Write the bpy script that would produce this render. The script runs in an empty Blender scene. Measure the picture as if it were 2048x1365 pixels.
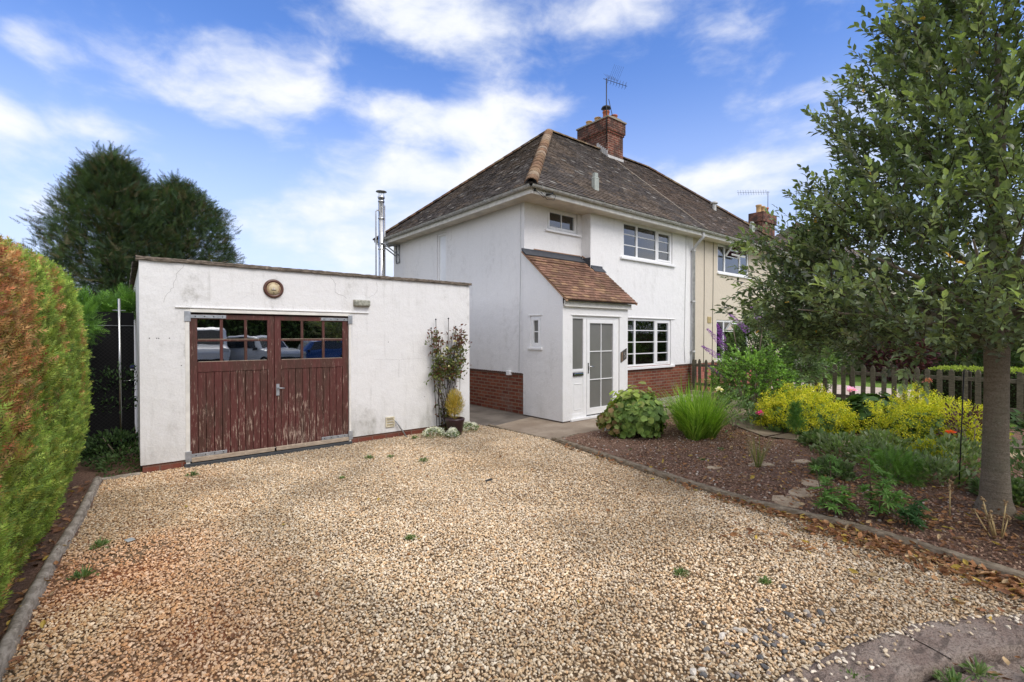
import bpy, math, random
import numpy as np
from mathutils import Vector
rng = np.random.default_rng(7); random.seed(7)
S = bpy.context.scene; COL = S.collection
R_ = math.radians
# ---------------------------------------------------------------- camera
cam = bpy.data.cameras.new('camera'); camo = bpy.data.objects.new('camera', cam); COL.objects.link(camo)
cam.sensor_width = 36; cam.lens = 36*957/2048; cam.clip_start = .05; cam.clip_end = 3000
HEAD = R_(39.1)
camo.location = (0, 0, 1.65); camo.rotation_euler = (R_(90-.63), 0, -HEAD)
S.camera = camo
# ---------------------------------------------------------------- light
SUN_EL, SUN_AZ = R_(48), R_(176)          # azimuth clockwise from +Y
sl = bpy.data.lights.new('sun', 'SUN'); so = bpy.data.objects.new('sun', sl); COL.objects.link(so)
sl.energy = 1.35; sl.angle = R_(34); sl.color = (1, .95, .88)
so.rotation_euler = Vector((-math.sin(SUN_AZ)*math.cos(SUN_EL), -math.cos(SUN_AZ)*math.cos(SUN_EL), -math.sin(SUN_EL))).to_track_quat('-Z', 'Y').to_euler()
S.view_settings.view_transform = 'Standard'; S.view_settings.look = 'None'; S.view_settings.exposure = 0.79; S.view_settings.gamma = 1
S.render.engine = 'CYCLES'
S.cycles.max_bounces = 8; S.cycles.transparent_max_bounces = 12
W = bpy.data.worlds.new('World'); S.world = W; W.use_nodes = True
class N:
    """small node-graph helper"""
    def __init__(s, tree): s.t = tree; s.n = tree.nodes; s.l = tree.links
    def a(s, kind, ins=None, **props):
        n = s.n.new(kind)
        for k, v in props.items(): setattr(n, k, v)
        for k, v in (ins or {}).items():
            sock = n.inputs[k]
            if isinstance(v, bpy.types.NodeSocket): s.l.new(v, sock)
            elif isinstance(v, bpy.types.Node): s.l.new(v.outputs[0], sock)
            else: sock.default_value = v
        return n
    def math(s, op, a, b=None, c=None, clamp=False):
        ins = {0: a}
        if b is not None: ins[1] = b
        if c is not None: ins[2] = c
        n = s.a('ShaderNodeMath', ins, operation=op); n.use_clamp = clamp; return n.outputs[0]
    def vm(s, op, a, b=None, out=0):
        ins = {0: a}
        if b is not None: ins[1] = b
        return s.a('ShaderNodeVectorMath', ins, operation=op).outputs[out]
    def mix(s, f, a, b, mode='MIX'):
        n = s.n.new('ShaderNodeMix'); n.data_type = 'RGBA'; n.blend_type = mode
        for i, v in ((0, f), (6, a), (7, b)):
            if isinstance(v, bpy.types.NodeSocket): s.l.new(v, n.inputs[i])
            elif isinstance(v, (tuple, list)): n.inputs[i].default_value = (*v[:3], 1)
            else: n.inputs[i].default_value = v
        return n.outputs[2]
    def noise(s, vec, scale, detail=4, rough=.55, dist=0, out=0):
        n = s.a('ShaderNodeTexNoise', {'Scale': scale, 'Detail': detail, 'Roughness': rough, 'Distortion': dist})
        if vec is not None: s.l.new(vec, n.inputs['Vector'])
        return n.outputs[out]
    def ramp(s, f, lo, hi, a=0., b=1., smooth=True):
        n = s.a('ShaderNodeMapRange', {0: f, 1: lo, 2: hi, 3: a, 4: b}, interpolation_type='SMOOTHSTEP' if smooth else 'LINEAR')
        return n.outputs[0]
    def mapping(s, vec, scale=(1, 1, 1), loc=(0, 0, 0), rot=(0, 0, 0)):
        return s.a('ShaderNodeMapping', {'Vector': vec, 'Scale': scale, 'Location': loc, 'Rotation': rot}).outputs[0]
def build_world():
    W.node_tree.nodes.clear(); g = N(W.node_tree)
    tc = g.a('ShaderNodeTexCoord').outputs['Generated']
    sky = g.a('ShaderNodeTexSky', sky_type='NISHITA')
    sky.sun_disc = False; sky.sun_elevation = SUN_EL; sky.sun_rotation = SUN_AZ; sky.altitude = 50; sky.air_density = 1.0; sky.dust_density = .6; sky.ozone_density = 2.2
    # sky turned so that x = right of the street view, y = ahead, z = up
    v = g.a('ShaderNodeVectorRotate', {'Vector': tc, 'Angle': HEAD}, rotation_type='Z_AXIS').outputs[0]
    sep = g.a('ShaderNodeSeparateXYZ', {0: v}); z = sep.outputs[2]
    blue = g.a('ShaderNodeHueSaturation', {'Saturation': 1.22, 'Value': 1.0, 'Color': sky.outputs[0]}).outputs[0]
    blue = g.mix(1, blue, (1.36, 1.2, 1.44), 'MULTIPLY')
    blobs = [(520,170,230,110,.62),(880,250,300,90,.6),(800,350,270,95,.62),(1010,300,150,90,.5),(600,470,210,100,.42),(880,40,300,100,.62),(1300,30,460,90,.27),(780,440,360,170,.62),
             (1530,320,230,100,.6),(1700,300,220,170,.5),(1490,230,90,35,.35),(25,230,60,50,.45),(60,75,80,50,.38),(190,255,110,40,.38),(330,20,60,30,.2),(800,140,60,18,.3),(1400,440,400,70,.35)]
    tot = None
    for (x, y, w, h, s_) in blobs:
        c = Vector(((x-1024)/957, 1, (672-y)/957)); L = c.length; c.normalize()
        d = g.vm('SUBTRACT', v, tuple(c))
        d = g.vm('MULTIPLY', d, (957*L/w, 957*L/w*.6, 957*L/h))
        ln = g.vm('LENGTH', d, out=1)
        val = g.ramp(ln, 1.25, .1, 0, s_)
        tot = val if tot is None else g.math('MAXIMUM', tot, val)
    warp = g.vm('SCALE', g.vm('SUBTRACT', g.noise(v, 3.2, 3, out=1), (.5, .5, .5)), None)
    g.n[-1]
    wn = warp.node; wn.inputs['Scale'].default_value = .16
    vv = g.vm('ADD', g.vm('MULTIPLY', v, (1.0, 1.0, 2.1)), warp)
    nz = g.noise(vv, 5.2, 9, .56)
    nz2 = g.noise(vv, 2.2, 3, .5)
    behind = g.ramp(sep.outputs[1], .25, -.1, 0, .5)       # unseen cloud added behind the street view to whiten the light
    top = g.ramp(z, .60, .8, 0, .6)  # unseen overhead cloud, added to make the fill light less blue
    bias = g.math('MAXIMUM', g.math('MAXIMUM', tot, behind), top)
    nzc = g.math('ADD', g.math('MULTIPLY', g.math('SUBTRACT', nz, .5), 2.5), g.math('MULTIPLY', g.math('SUBTRACT', nz2, .5), .9))
    dens = g.math('MULTIPLY_ADD', bias, 1.25, nzc)
    cov = g.ramp(dens, .04, 1.0, 0, 1)
    ccol = g.mix(g.ramp(nz, .35, .7), (5.1, 5.45, 6.1), (6.2, 6.25, 6.4))
    ccol = g.mix(g.math('MULTIPLY', g.math('MAXIMUM', behind, top), 2.3, clamp=True), ccol, (8.3, 8.0, 7.6))  # added unseen clouds made brighter and warmer to warm the walls
    haze = g.ramp(z, .52, .02, .0, .85)
    c = g.mix(haze, blue, (4.35, 4.9, 6.2))
    c = g.mix(g.math('MULTIPLY', cov, .93), c, ccol)
    bg = g.a('ShaderNodeBackground', {'Color': c, 'Strength': .1})
    g.l.new(bg.outputs[0], g.a('ShaderNodeOutputWorld').inputs[0])
build_world()
# ---------------------------------------------------------------- objects and tags
def tag(o, label=None, cat=None, group=None, kind=None):
    if label: o['label'] = label
    if cat: o['category'] = cat
    if group: o['group'] = group
    if kind: o['kind'] = kind
    return o
def empty(name, loc, label, cat, group=None, rz=0):
    o = bpy.data.objects.new(name, None); COL.objects.link(o); o.location = loc; o.rotation_euler = (0, 0, rz)
    o.empty_display_size = .2
    return tag(o, label, cat, group)
def link(name, me, mat, parent=None):
    o = bpy.data.objects.new(name, me); COL.objects.link(o)
    if mat is not None and not me.materials: me.materials.append(mat)
    if parent is not None:
        o.parent = parent
        if PAR_ABS[0]:
            p = parent; off = Vector((0, 0, 0))
            while p is not None: off += p.location; p = p.parent
            o.location = -off
    return o
PAR_ABS = [True]      # mesh data are written in world coordinates; the child is shifted back by its parent's place
class MB:
    def __init__(s): s.v = []; s.f = []; s.sm = []
    def quad(s, *p):
        b = len(s.v); s.v += [tuple(q) for q in p]; s.f.append(tuple(range(b, b+len(p)))); s.sm.append(False); return s
    def box(s, x0, x1, y0, y1, z0, z1):
        b = len(s.v)
        s.v += [(x0,y0,z0),(x1,y0,z0),(x1,y1,z0),(x0,y1,z0),(x0,y0,z1),(x1,y0,z1),(x1,y1,z1),(x0,y1,z1)]
        for f in ((3,2,1,0),(4,5,6,7),(0,1,5,4),(1,2,6,5),(2,3,7,6),(3,0,4,7)): s.f.append(tuple(b+i for i in f)); s.sm.append(False)
        return s
    def obox(s, c, ax, ay, az):
        """box from centre and three half-axis vectors"""
        c = Vector(c); ax = Vector(ax); ay = Vector(ay); az = Vector(az); b = len(s.v)
        for sz in (-1, 1):
            for sx, sy in ((-1,-1),(1,-1),(1,1),(-1,1)): s.v.append(tuple(c+ax*sx+ay*sy+az*sz))
        for f in ((3,2,1,0),(4,5,6,7),(0,1,5,4),(1,2,6,5),(2,3,7,6),(3,0,4,7)): s.f.append(tuple(b+i for i in f)); s.sm.append(False)
        return s
    def prism(s, poly, axis, a, b_):
        """polygon (list of 2-tuples) extruded along axis from a to b_"""
        n = len(poly); b = len(s.v)
        def P(q, t): return {'x': (t, q[0], q[1]), 'y': (q[0], t, q[1]), 'z': (q[0], q[1], t)}[axis]
        for t in (a, b_): s.v += [P(q, t) for q in poly]
        s.f.append(tuple(b+i for i in range(n))[::-1]); s.f.append(tuple(b+n+i for i in range(n))); s.sm += [False]*2
        for i in range(n): j = (i+1) % n; s.f.append((b+i, b+j, b+n+j, b+n+i)); s.sm.append(False)
        return s
    def tube(s, pts, rad, n=8, cap=True):
        pts = [Vector(p) for p in pts]; b = len(s.v); prev = None
        if not isinstance(rad, (list, tuple)): rad = [rad]*len(pts)
        for i, p in enumerate(pts):
            d = (pts[min(i+1, len(pts)-1)]-pts[max(i-1, 0)]).normalized()
            if prev is None:
                u = d.cross(Vector((0, 0, 1)) if abs(d.z) < .9 else Vector((1, 0, 0))).normalized()
            else: u = (prev-d*prev.dot(d)).normalized()
            prev = u; w = d.cross(u)
            for k in range(n):
                t = 2*math.pi*k/n; s.v.append(tuple(p+(u*math.cos(t)+w*math.sin(t))*rad[i]))
        for i in range(len(pts)-1):
            for k in range(n):
                k2 = (k+1) % n; s.f.append((b+i*n+k, b+i*n+k2, b+(i+1)*n+k2, b+(i+1)*n+k)); s.sm.append(True)
        if cap:
            s.f.append(tuple(b+k for k in range(n))[::-1]); s.sm.append(False)
            e = b+(len(pts)-1)*n; s.f.append(tuple(e+k for k in range(n))); s.sm.append(False)
        return s
    def lathe(s, prof, c, n=20, axis='z'):
        b = len(s.v)
        for r, h in prof:
            for k in range(n):
                t = 2*math.pi*k/n; q = (r*math.cos(t), r*math.sin(t), h)
                if axis == 'y': q = (q[0], q[2], q[1])
                if axis == 'x': q = (q[2], q[0], q[1])
                s.v.append((c[0]+q[0], c[1]+q[1], c[2]+q[2]))
        for i in range(len(prof)-1):
            for k in range(n):
                k2 = (k+1) % n; s.f.append((b+i*n+k, b+i*n+k2, b+(i+1)*n+k2, b+(i+1)*n+k)); s.sm.append(True)
        return s
    def sphere(s, c, r, n=10, sz=(1,1,1)):
        m = n//2; prof = [(math.sin(math.pi*i/m)*r*sz[0]+1e-5, -math.cos(math.pi*i/m)*r*sz[2]) for i in range(m+1)]
        return s.lathe(prof, c, n)
    def build(s, name, mat, parent=None, bevel=0, recalc=False):
        me = bpy.data.meshes.new(name); me.from_pydata(s.v, [], s.f)
        me.polygons.foreach_set('use_smooth', s.sm); me.update()
        if recalc:
            import bmesh
            bm = bmesh.new(); bm.from_mesh(me); bmesh.ops.recalc_face_normals(bm, faces=bm.faces); bm.to_mesh(me); bm.free()
        o = link(name, me, mat, parent)
        if bevel:
            m = o.modifiers.new('bevel', 'BEVEL'); m.width = bevel; m.segments = 2; m.limit_method = 'ANGLE'
        return o
def np_mesh(name, V, F, mat, parent=None, col=None, smooth=False):
    """V (n,3), F (m,k) numpy arrays, col (n,3) optional"""
    me = bpy.data.meshes.new(name); V = np.asarray(V, np.float32); F = np.asarray(F, np.int32)
    me.vertices.add(len(V)); me.vertices.foreach_set('co', V.ravel())
    k = F.shape[1]; me.loops.add(F.size); me.loops.foreach_set('vertex_index', F.ravel())
    me.polygons.add(len(F)); me.polygons.foreach_set('loop_start', np.arange(len(F), dtype=np.int32)*k)
    me.polygons.foreach_set('use_smooth', np.full(len(F), smooth))
    if col is not None:
        ca = me.attributes.new('col', 'FLOAT_COLOR', 'POINT')
        c4 = np.ones((len(V), 4), np.float32); c4[:, :3] = np.clip(col, 0, 1); ca.data.foreach_set('color', c4.ravel())
    me.update(); me.validate()
    return link(name, me, mat, parent)
def norm(a): return a/np.maximum(np.linalg.norm(a, axis=-1, keepdims=True), 1e-9)
def frames(d, up=None, roll=None):
    """rotation matrices whose y axis is d; z axis near 'up'"""
    d = norm(np.asarray(d, float)); n = len(d)
    if up is None: up = rng.normal(size=(n, 3))
    x = norm(np.cross(d, np.broadcast_to(up, (n, 3)))); z = np.cross(x, d)
    if roll is not None:
        c, s_ = np.cos(roll)[:, None], np.sin(roll)[:, None]; x, z = x*c+z*s_, z*c-x*s_
    return np.stack([x, d, z], axis=2)
def scatter(TV, TF, pos, rot, sc, col=None, tcol=None):
    """instances of a template as one vertex/face/colour set"""
    n = len(pos); TV = np.asarray(TV, float); TF = np.asarray(TF); m = len(TV)
    sc = np.asarray(sc, float); sc = sc[:, None, None] if sc.ndim == 1 else sc[:, None, :]
    V = np.einsum('nij,nmj->nmi', rot, TV[None]*sc)+np.asarray(pos)[:, None]
    F = (TF[None]+(np.arange(n)*m)[:, None, None]).reshape(-1, TF.shape[1])
    C = None
    if col is not None:
        C = np.repeat(np.asarray(col)[:, None, :], m, 1)
        if tcol is not None: C = C*np.asarray(tcol)[None, :, None]
        C = C.reshape(-1, 3)
    return V.reshape(-1, 3), F, C
def join(parts):
    Vs, Fs, Cs, b = [], [], [], 0
    for V, F, C in parts: Vs.append(V); Fs.append(F+b); Cs.append(C); b += len(V)
    return np.concatenate(Vs), np.concatenate(Fs), np.concatenate(Cs)
def vnoise(p, scale=1., seed=0):
    """smooth value noise in 0..1 for (n,3) points"""
    p = np.asarray(p, float)*scale+seed*17.31; i = np.floor(p).astype(np.int64); f = p-i; f = f*f*(3-2*f); out = 0
    for dx in (0, 1):
        for dy in (0, 1):
            for dz in (0, 1):
                h = ((i[:, 0]+dx)*73856093 ^ (i[:, 1]+dy)*19349663 ^ (i[:, 2]+dz)*83492791) & 0x7fffffff
                h = (h*1103515245+12345) & 0x7fffffff; h = ((h >> 8) ^ h)*1103515245 & 0x7fffffff
                w = (f[:, 0] if dx else 1-f[:, 0])*(f[:, 1] if dy else 1-f[:, 1])*(f[:, 2] if dz else 1-f[:, 2])
                out = out+w*(h/0x7fffffff)
    return out
def fbm(p, scale=1., seed=0, o=3):
    return sum(vnoise(p, scale*2**k, seed+k)*.5**k for k in range(o))/sum(.5**k for k in range(o))
def inpoly(px, py, poly):
    c = np.zeros(len(px), bool); n = len(poly)
    for i in range(n):
        x1, y1 = poly[i]; x2, y2 = poly[(i+1) % n]
        if y1 == y2: continue
        t = ((y1 > py) != (y2 > py)) & (px < (x2-x1)*(py-y1)/(y2-y1)+x1); c ^= t
    return c
def sheet(name, poly, z, mat, kind='structure', parent=None):
    me = bpy.data.meshes.new(name); me.from_pydata([(x, y, z) for x, y in poly], [], [tuple(range(len(poly)))]); me.update()
    if me.polygons[0].normal.z < 0: me.flip_normals()
    o = link(name, me, mat, parent)
    if kind: o['kind'] = kind
    return o
# ---------------------------------------------------------------- materials
def mat(name, fn, rough=.8, spec=.3, metal=0.):
    m = bpy.data.materials.new(name); m.use_nodes = True; m.node_tree.nodes.clear(); g = N(m.node_tree)
    P = g.a('ShaderNodeBsdfPrincipled', {'Roughness': rough, 'Specular IOR Level': spec, 'Metallic': metal})
    out = g.a('ShaderNodeOutputMaterial')
    g.obj = g.a('ShaderNodeTexCoord').outputs['Object']; g.pos = g.a('ShaderNodeNewGeometry').outputs['Position']
    r = fn(g, P)
    if r is None: r = P.outputs[0]
    g.l.new(r, out.inputs[0]); return m
def setc(g, P, c):
    if isinstance(c, bpy.types.NodeSocket): g.l.new(c, P.inputs['Base Color'])
    else: P.inputs['Base Color'].default_value = (*c, 1)
def bump(g, P, h, strength=.3, dist=.01, normal=None):
    b = g.a('ShaderNodeBump', {'Height': h, 'Strength': strength, 'Distance': dist})
    g.l.new(b.outputs[0], P.inputs['Normal']); return b
def plain(name, c, rough=.6, spec=.4, metal=0., var=.12, sc=14, bmp=0.):
    def fn(g, P):
        n = g.noise(g.pos, sc, 5)
        setc(g, P, g.mix(g.ramp(n, .3, .7), tuple(x*(1-var) for x in c), tuple(min(1, x*(1+var)) for x in c)))
        if bmp: bump(g, P, g.noise(g.pos, sc*6, 4), bmp, .004)
    return mat(name, fn, rough, spec, metal)
def render_wall(name, base, dirt, amount=.5, low=(.0, .6)):
    def fn(g, P):
        st = g.mapping(g.pos, (1.2, 1.2, .45))
        n1 = g.noise(st, 1.7, 6, .65); n2 = g.noise(g.pos, 9, 5, .7); n3 = g.noise(g.mapping(g.pos, (9, 9, .9)), 1.5, 4, .6)
        zz = g.a('ShaderNodeSeparateXYZ', {0: g.pos}).outputs[2]
        lowd = g.ramp(zz, low[1], low[0], 0, 1)
        d = g.math('MULTIPLY', g.ramp(n1, .48, .74), g.ramp(n2, .38, .72))
        d2 = g.math('MULTIPLY', lowd, g.ramp(n1, .35, .65))
        d3 = g.math('MULTIPLY', g.ramp(n3, .55, .8), .35)
        dd = g.math('MULTIPLY', g.math('ADD', g.math('ADD', d, g.math('MULTIPLY', d2, .7)), d3), amount, clamp=True)
        fine = g.ramp(g.noise(g.pos, 55, 3), .3, .7, .95, 1.03)
        c = g.mix(dd, base, dirt)
        c = g.mix(1, c, g.a('ShaderNodeCombineColor', {0: fine, 1: fine, 2: fine}).outputs[0], 'MULTIPLY')
        setc(g, P, c)
        h = g.math('ADD', g.math('MULTIPLY', g.noise(g.pos, 5, 5), 4.), g.noise(g.pos, 48, 5, .7))
        bump(g, P, h, .42, .008)
    return mat(name, fn, .9, .2)
def brick_mat(name, c1, c2, mortar, bw=.225, rh=.075, ms=.011, soot=.0):
    def fn(g, P):
        s = g.a('ShaderNodeSeparateXYZ', {0: g.pos}); nn = g.a('ShaderNodeSeparateXYZ', {0: g.a('ShaderNodeNewGeometry').outputs['True Normal']})
        ax = g.math('ABSOLUTE', nn.outputs[0]); side = g.math('GREATER_THAN', ax, .5)
        u = g.math('ADD', g.math('MULTIPLY', side, s.outputs[1]), g.math('MULTIPLY', g.math('SUBTRACT', 1, side), s.outputs[0]))
        vec = g.a('ShaderNodeCombineXYZ', {0: u, 1: s.outputs[2], 2: 0.}).outputs[0]
        wob = g.vm('SCALE', g.vm('SUBTRACT', g.noise(g.pos, 30, 2, out=1), (.5, .5, .5)), None); wob.node.inputs['Scale'].default_value = .006
        vec = g.vm('ADD', vec, wob)
        b = g.a('ShaderNodeTexBrick', {'Vector': vec, 'Color1': (*c1, 1), 'Color2': (*c2, 1), 'Mortar': (*mortar, 1), 'Scale': 1., 'Mortar Size': ms, 'Mortar Smooth': .3, 'Bias': 0., 'Brick Width': bw, 'Row Height': rh})
        cell = g.a('ShaderNodeTexVoronoi', {'Vector': g.vm('MULTIPLY', vec, (1/bw, 1/rh, 1)), 'Scale': .9})
        n = g.noise(g.pos, 3, 5); n2 = g.noise(g.pos, 40, 4)
        c = g.mix(g.ramp(n2, .3, .7, 0, .45), b.outputs[0], g.mix(.5, b.outputs[0], (.05, .03, .025)))
        c = g.mix(g.ramp(n, .5, .75, 0, .35), c, (.24, .2, .17))
        if soot: c = g.mix(g.ramp(n, .38, .62, 0, soot), c, (.03, .025, .022))
        setc(g, P, c)
        h = g.math('ADD', g.math('MULTIPLY', b.outputs['Fac'], -1.), g.math('MULTIPLY', n2, .35)); bump(g, P, h, .8, .008)
    return mat(name, fn, .85, .2)
def attr_mat(name, rough=.7, spec=.3, trans=0., var=.12, sc=20, bmp=0., lichen=None, gain=1.):
    def fn(g, P):
        c = g.a('ShaderNodeAttribute', attribute_name='col').outputs['Color']
        if var:
            f = g.ramp(g.noise(g.pos, sc, 4), .3, .7, (1-var)*gain, (1+var)*gain)
            c = g.mix(1, c, g.a('ShaderNodeCombineColor', {0: f, 1: f, 2: f}).outputs[0], 'MULTIPLY')
        if lichen:
            f = g.math('MULTIPLY', g.ramp(g.noise(g.pos, 2.2, 5, .7), .5, .7), g.ramp(g.noise(g.pos, 24, 4, .7), .48, .64))
            c = g.mix(g.math('MULTIPLY', f, .65), c, lichen)
        setc(g, P, c)
        if bmp: bump(g, P, g.noise(g.pos, sc*5, 4), bmp, .004)
        if trans:
            t = g.a('ShaderNodeBsdfTranslucent', {'Color': g.mix(1, c, (1.3, 1.35, .6), 'MULTIPLY')})
            m = g.a('ShaderNodeMixShader', {0: trans, 1: P.outputs[0], 2: t.outputs[0]}); return m.outputs[0]
    return mat(name, fn, rough, spec)
def glass_mat(name, tint, refl=1.):
    def fn(g, P):
        fr = g.a('ShaderNodeFresnel', {'IOR': 1.52}); w = g.noise(g.pos, 2.6, 2)
        bn = g.a('ShaderNodeBump', {'Height': w, 'Strength': .035, 'Distance': .02})
        gl = g.a('ShaderNodeBsdfGlossy', {'Roughness': .01, 'Color': (.95, .97, 1, 1), 'Normal': bn.outputs[0]}); tr = g.a('ShaderNodeBsdfTransparent', {'Color': (*tint, 1)})
        f = g.math('MULTIPLY_ADD', fr.outputs[0], 1.7*refl, .05*refl, clamp=True)
        return g.a('ShaderNodeMixShader', {0: f, 1: tr.outputs[0], 2: gl.outputs[0]}).outputs[0]
    return mat(name, fn)
m_white = render_wall('white_render', (.82, .815, .80), (.42, .41, .375), .42)
m_gar = render_wall('garage_render', (.76, .755, .735), (.34, .33, .29), .85, (0, .75))
m_cream = render_wall('cream_render', (.63, .56, .45), (.4, .36, .28), .3)
m_brick = brick_mat('red_brick', (.27, .085, .045), (.17, .045, .028), (.26, .19, .135))
m_brick2 = brick_mat('garage_brick', (.22, .065, .04), (.15, .045, .03), (.2, .11, .08))
m_brickp = brick_mat('pink_brick', (.5, .17, .13), (.42, .13, .1), (.45, .2, .16))
m_chim = brick_mat('chimney_brick', (.25, .075, .045), (.15, .045, .03), (.34, .25, .18), soot=.75)
m_pvc = plain('white_plastic', (.84, .84, .83), .3, .5, var=.03)
m_paint = plain('white_painted_wood', (.72, .7, .64), .6, .3, var=.1, sc=8)
m_soffit = plain('soffit_board', (.62, .56, .46), .7, .3, var=.12, sc=4)
m_gutter = plain('grey_gutter', (.5, .5, .48), .5, .4, var=.15, sc=9)
m_gutterg = plain('dirty_gutter', (.46, .46, .43), .55, .35, var=.25, sc=14)
m_glass = glass_mat('window_glass', (.62, .68, .66))
m_glassg = glass_mat('garage_glass', (.35, .36, .34), 2.6)
m_obsc = plain('obscured_glass', (.17, .17, .155), .22, .5, var=.06, sc=3)
m_obscw = plain('sky_white_obscured_glass', (.82, .83, .82), .15, .5, var=.08, sc=1.5)  # frosted pane, with the bright sky reflection put into its white base colour
m_netw = plain('white_obscured_panel', (.8, .8, .76), .5, .3)
m_glassd = glass_mat('door_glass', (.5, .52, .5), .7)
m_dark = plain('dark_interior', (.03, .03, .028), .9, .1)
m_net = plain('frosted_panel', (.22, .22, .2), .6, .3)
m_blind = plain('window_blind', (.36, .38, .37), .6, .3)
m_curtain = plain('curtain_cloth', (.3, .27, .2), .9, .1)
m_lead = plain('lead_flashing', (.055, .06, .07), .6, .4)
m_leadw = plain('pale_flashing', (.5, .49, .47), .7, .3)
m_mortar = plain('brown_mortar', (.36, .22, .14), .9, .2, var=.2, sc=30, bmp=.5)
m_galv = plain('galvanised_steel', (.38, .4, .42), .45, .5, .6, var=.2)
m_steel = plain('stainless_steel', (.62, .62, .6), .22, .5, 1., var=.1)
m_hedge = attr_mat('hedge_leaf', .6, .25, .3, var=.12, sc=6, gain=1.8)
m_pass = plain('passage_tarmac', (.15, .13, .11), .95, .15, var=.25, sc=2.5, bmp=.8)
m_black = plain('black_metal', (.02, .02, .02), .5, .4)
m_chrome = plain('chrome', (.7, .7, .7), .12, .5, 1.)
m_pot = plain('terracotta', (.42, .14, .07), .8, .3, bmp=.3)
m_buff = plain('buff_clay', (.55, .36, .17), .8, .3, bmp=.3)
m_tile = attr_mat('roof_tile', .85, .2, var=.3, sc=18, bmp=.5, lichen=(.2, .18, .14))
m_ptile = attr_mat('porch_tile', .8, .25, var=.22, sc=18, bmp=.4, lichen=(.2, .13, .07))
m_ridge = attr_mat('ridge_tile', .85, .2, var=.35, sc=12, bmp=.6, lichen=(.45, .38, .25))
m_leaf = attr_mat('leaf', .33, .55, .3, var=.15, sc=6, gain=2.05)
m_leafd = attr_mat('leaf_dull', .6, .3, .28, var=.15, sc=6, gain=1.35)
m_clod = attr_mat('earth_clod', .98, .03, 0, var=.25, sc=80)
m_stone = attr_mat('pebble', .7, .3, 0, var=.15, sc=60)
m_dry = attr_mat('dry_leaf', .65, .3, .15, var=.2, sc=40)
m_bark = None
def _bark(g, P):
    v = g.mapping(g.pos, (1, 1, 7)); n = g.noise(v, 5, 6, .65); n2 = g.noise(g.pos, 3, 4); n3 = g.noise(g.mapping(g.pos, (1, 1, 14)), 9, 4, .7)
    c = g.mix(g.ramp(n, .3, .7), (.19, .155, .11), (.26, .215, .16)); c = g.mix(g.ramp(n3, .62, .72, 0, .45), c, (.34, .31, .25)); c = g.mix(g.ramp(n2, .5, .75, 0, .5), c, (.14, .145, .09))
    n6 = g.noise(g.pos, 70, 5, .75); c = g.mix(g.ramp(n6, .40, .5, .5, 0), c, (.08, .065, .045)); c = g.mix(g.ramp(n6, .6, .68, 0, .5), c, (.42, .4, .34))
    setc(g, P, c); bump(g, P, g.math('ADD', n, g.math('MULTIPLY', n3, .6)), .7, .012)
m_bark = mat('bark', _bark, .85, .2)
def _door(g, P):
    s = g.a('ShaderNodeSeparateXYZ', {0: g.pos})
    v = g.mapping(g.pos, (15, 1, 1.5)); n = g.noise(v, 3.6, 7, .75); big = g.noise(g.pos, 1.8, 3); lown = g.ramp(s.outputs[2], 1.15, .3, .0, .045)
    patch = g.ramp(g.math('ADD', g.math('ADD', n, g.math('MULTIPLY', big, .22)), lown), .705, .745)
    tone = g.ramp(g.noise(g.mapping(g.pos, (6, 1, .7)), 1.5, 4), .35, .65)
    c = g.mix(tone, (.068, .033, .023), (.10, .03, .025))
    c = g.mix(g.ramp(g.noise(g.mapping(g.pos, (20, 1, 2)), 4, 4), .5, .7, 0, .5), c, (.2, .09, .08))
    c = g.mix(patch, c, g.mix(n, (.5, .4, .32), (.32, .22, .17)))
    setc(g, P, c); bump(g, P, g.math('ADD', g.math('MULTIPLY', patch, -1.), g.noise(v, 14, 3)), .35, .004)
m_door = mat('peeling_maroon_paint', _door, .6, .3)
def _wood(c1, c2):
    def f(g, P):
        v = g.mapping(g.pos, (2, 2, 9)); n = g.noise(v, 6, 6, .7); n2 = g.noise(g.pos, 16, 5, .7)
        c = g.mix(g.ramp(n, .35, .65), c1, c2); c = g.mix(g.ramp(n2, .58, .7, 0, .6), c, tuple(x*1.7 for x in c2)); setc(g, P, c); bump(g, P, n2, .6, .008)
    return f
m_log = mat('weathered_timber', _wood((.2, .17, .13), (.42, .37, .3)), .85, .2)
m_oldwood = mat('bare_timber', _wood((.3, .24, .18), (.45, .37, .28)), .85, .2)
m_picket = mat('green_brown_stain', _wood((.085, .078, .05), (.16, .148, .1)), .8, .25)
m_picketd = mat('dark_stained_wood', _wood((.035, .03, .02), (.06, .05, .034)), .8, .25)
m_coping = mat('mossy_coping', _wood((.05, .04, .03), (.22, .18, .14)), .9, .2)
m_kerb = mat('mossy_concrete', _wood((.13, .10, .065), (.29, .235, .17)), .9, .2)
def _soil(g, P):
    n = g.noise(g.pos, 4, 6, .7); n2 = g.noise(g.pos, 45, 6, .75)
    c = g.mix(g.ramp(n2, .3, .72), (.12, .072, .052), (.37, .23, .165)); c = g.mix(g.ramp(n, .45, .7, 0, .5), c, (.19, .135, .09))
    setc(g, P, c); bump(g, P, g.math('ADD', n2, n), 1., .03)
m_soil = mat('garden_soil', _soil, .95, .1)
def _gbase(g, P):
    n = g.noise(g.pos, .9, 5, .6); n2 = g.noise(g.pos, 60, 5, .75)
    s = g.a('ShaderNodeSeparateXYZ', {0: g.pos}); d = g.ramp(s.outputs[0], 1.3, .1, 0, .75); red = g.math('MULTIPLY', d, g.ramp(n, .42, .62))
    c = g.mix(g.ramp(n2, .3, .7), (.13, .085, .05), (.36, .26, .16)); c = g.mix(red, c, (.36, .12, .05)); setc(g, P, c); bump(g, P, n2, 1., .012)
m_gbase = mat('gravel_bed', _gbase, .95, .1)
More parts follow.
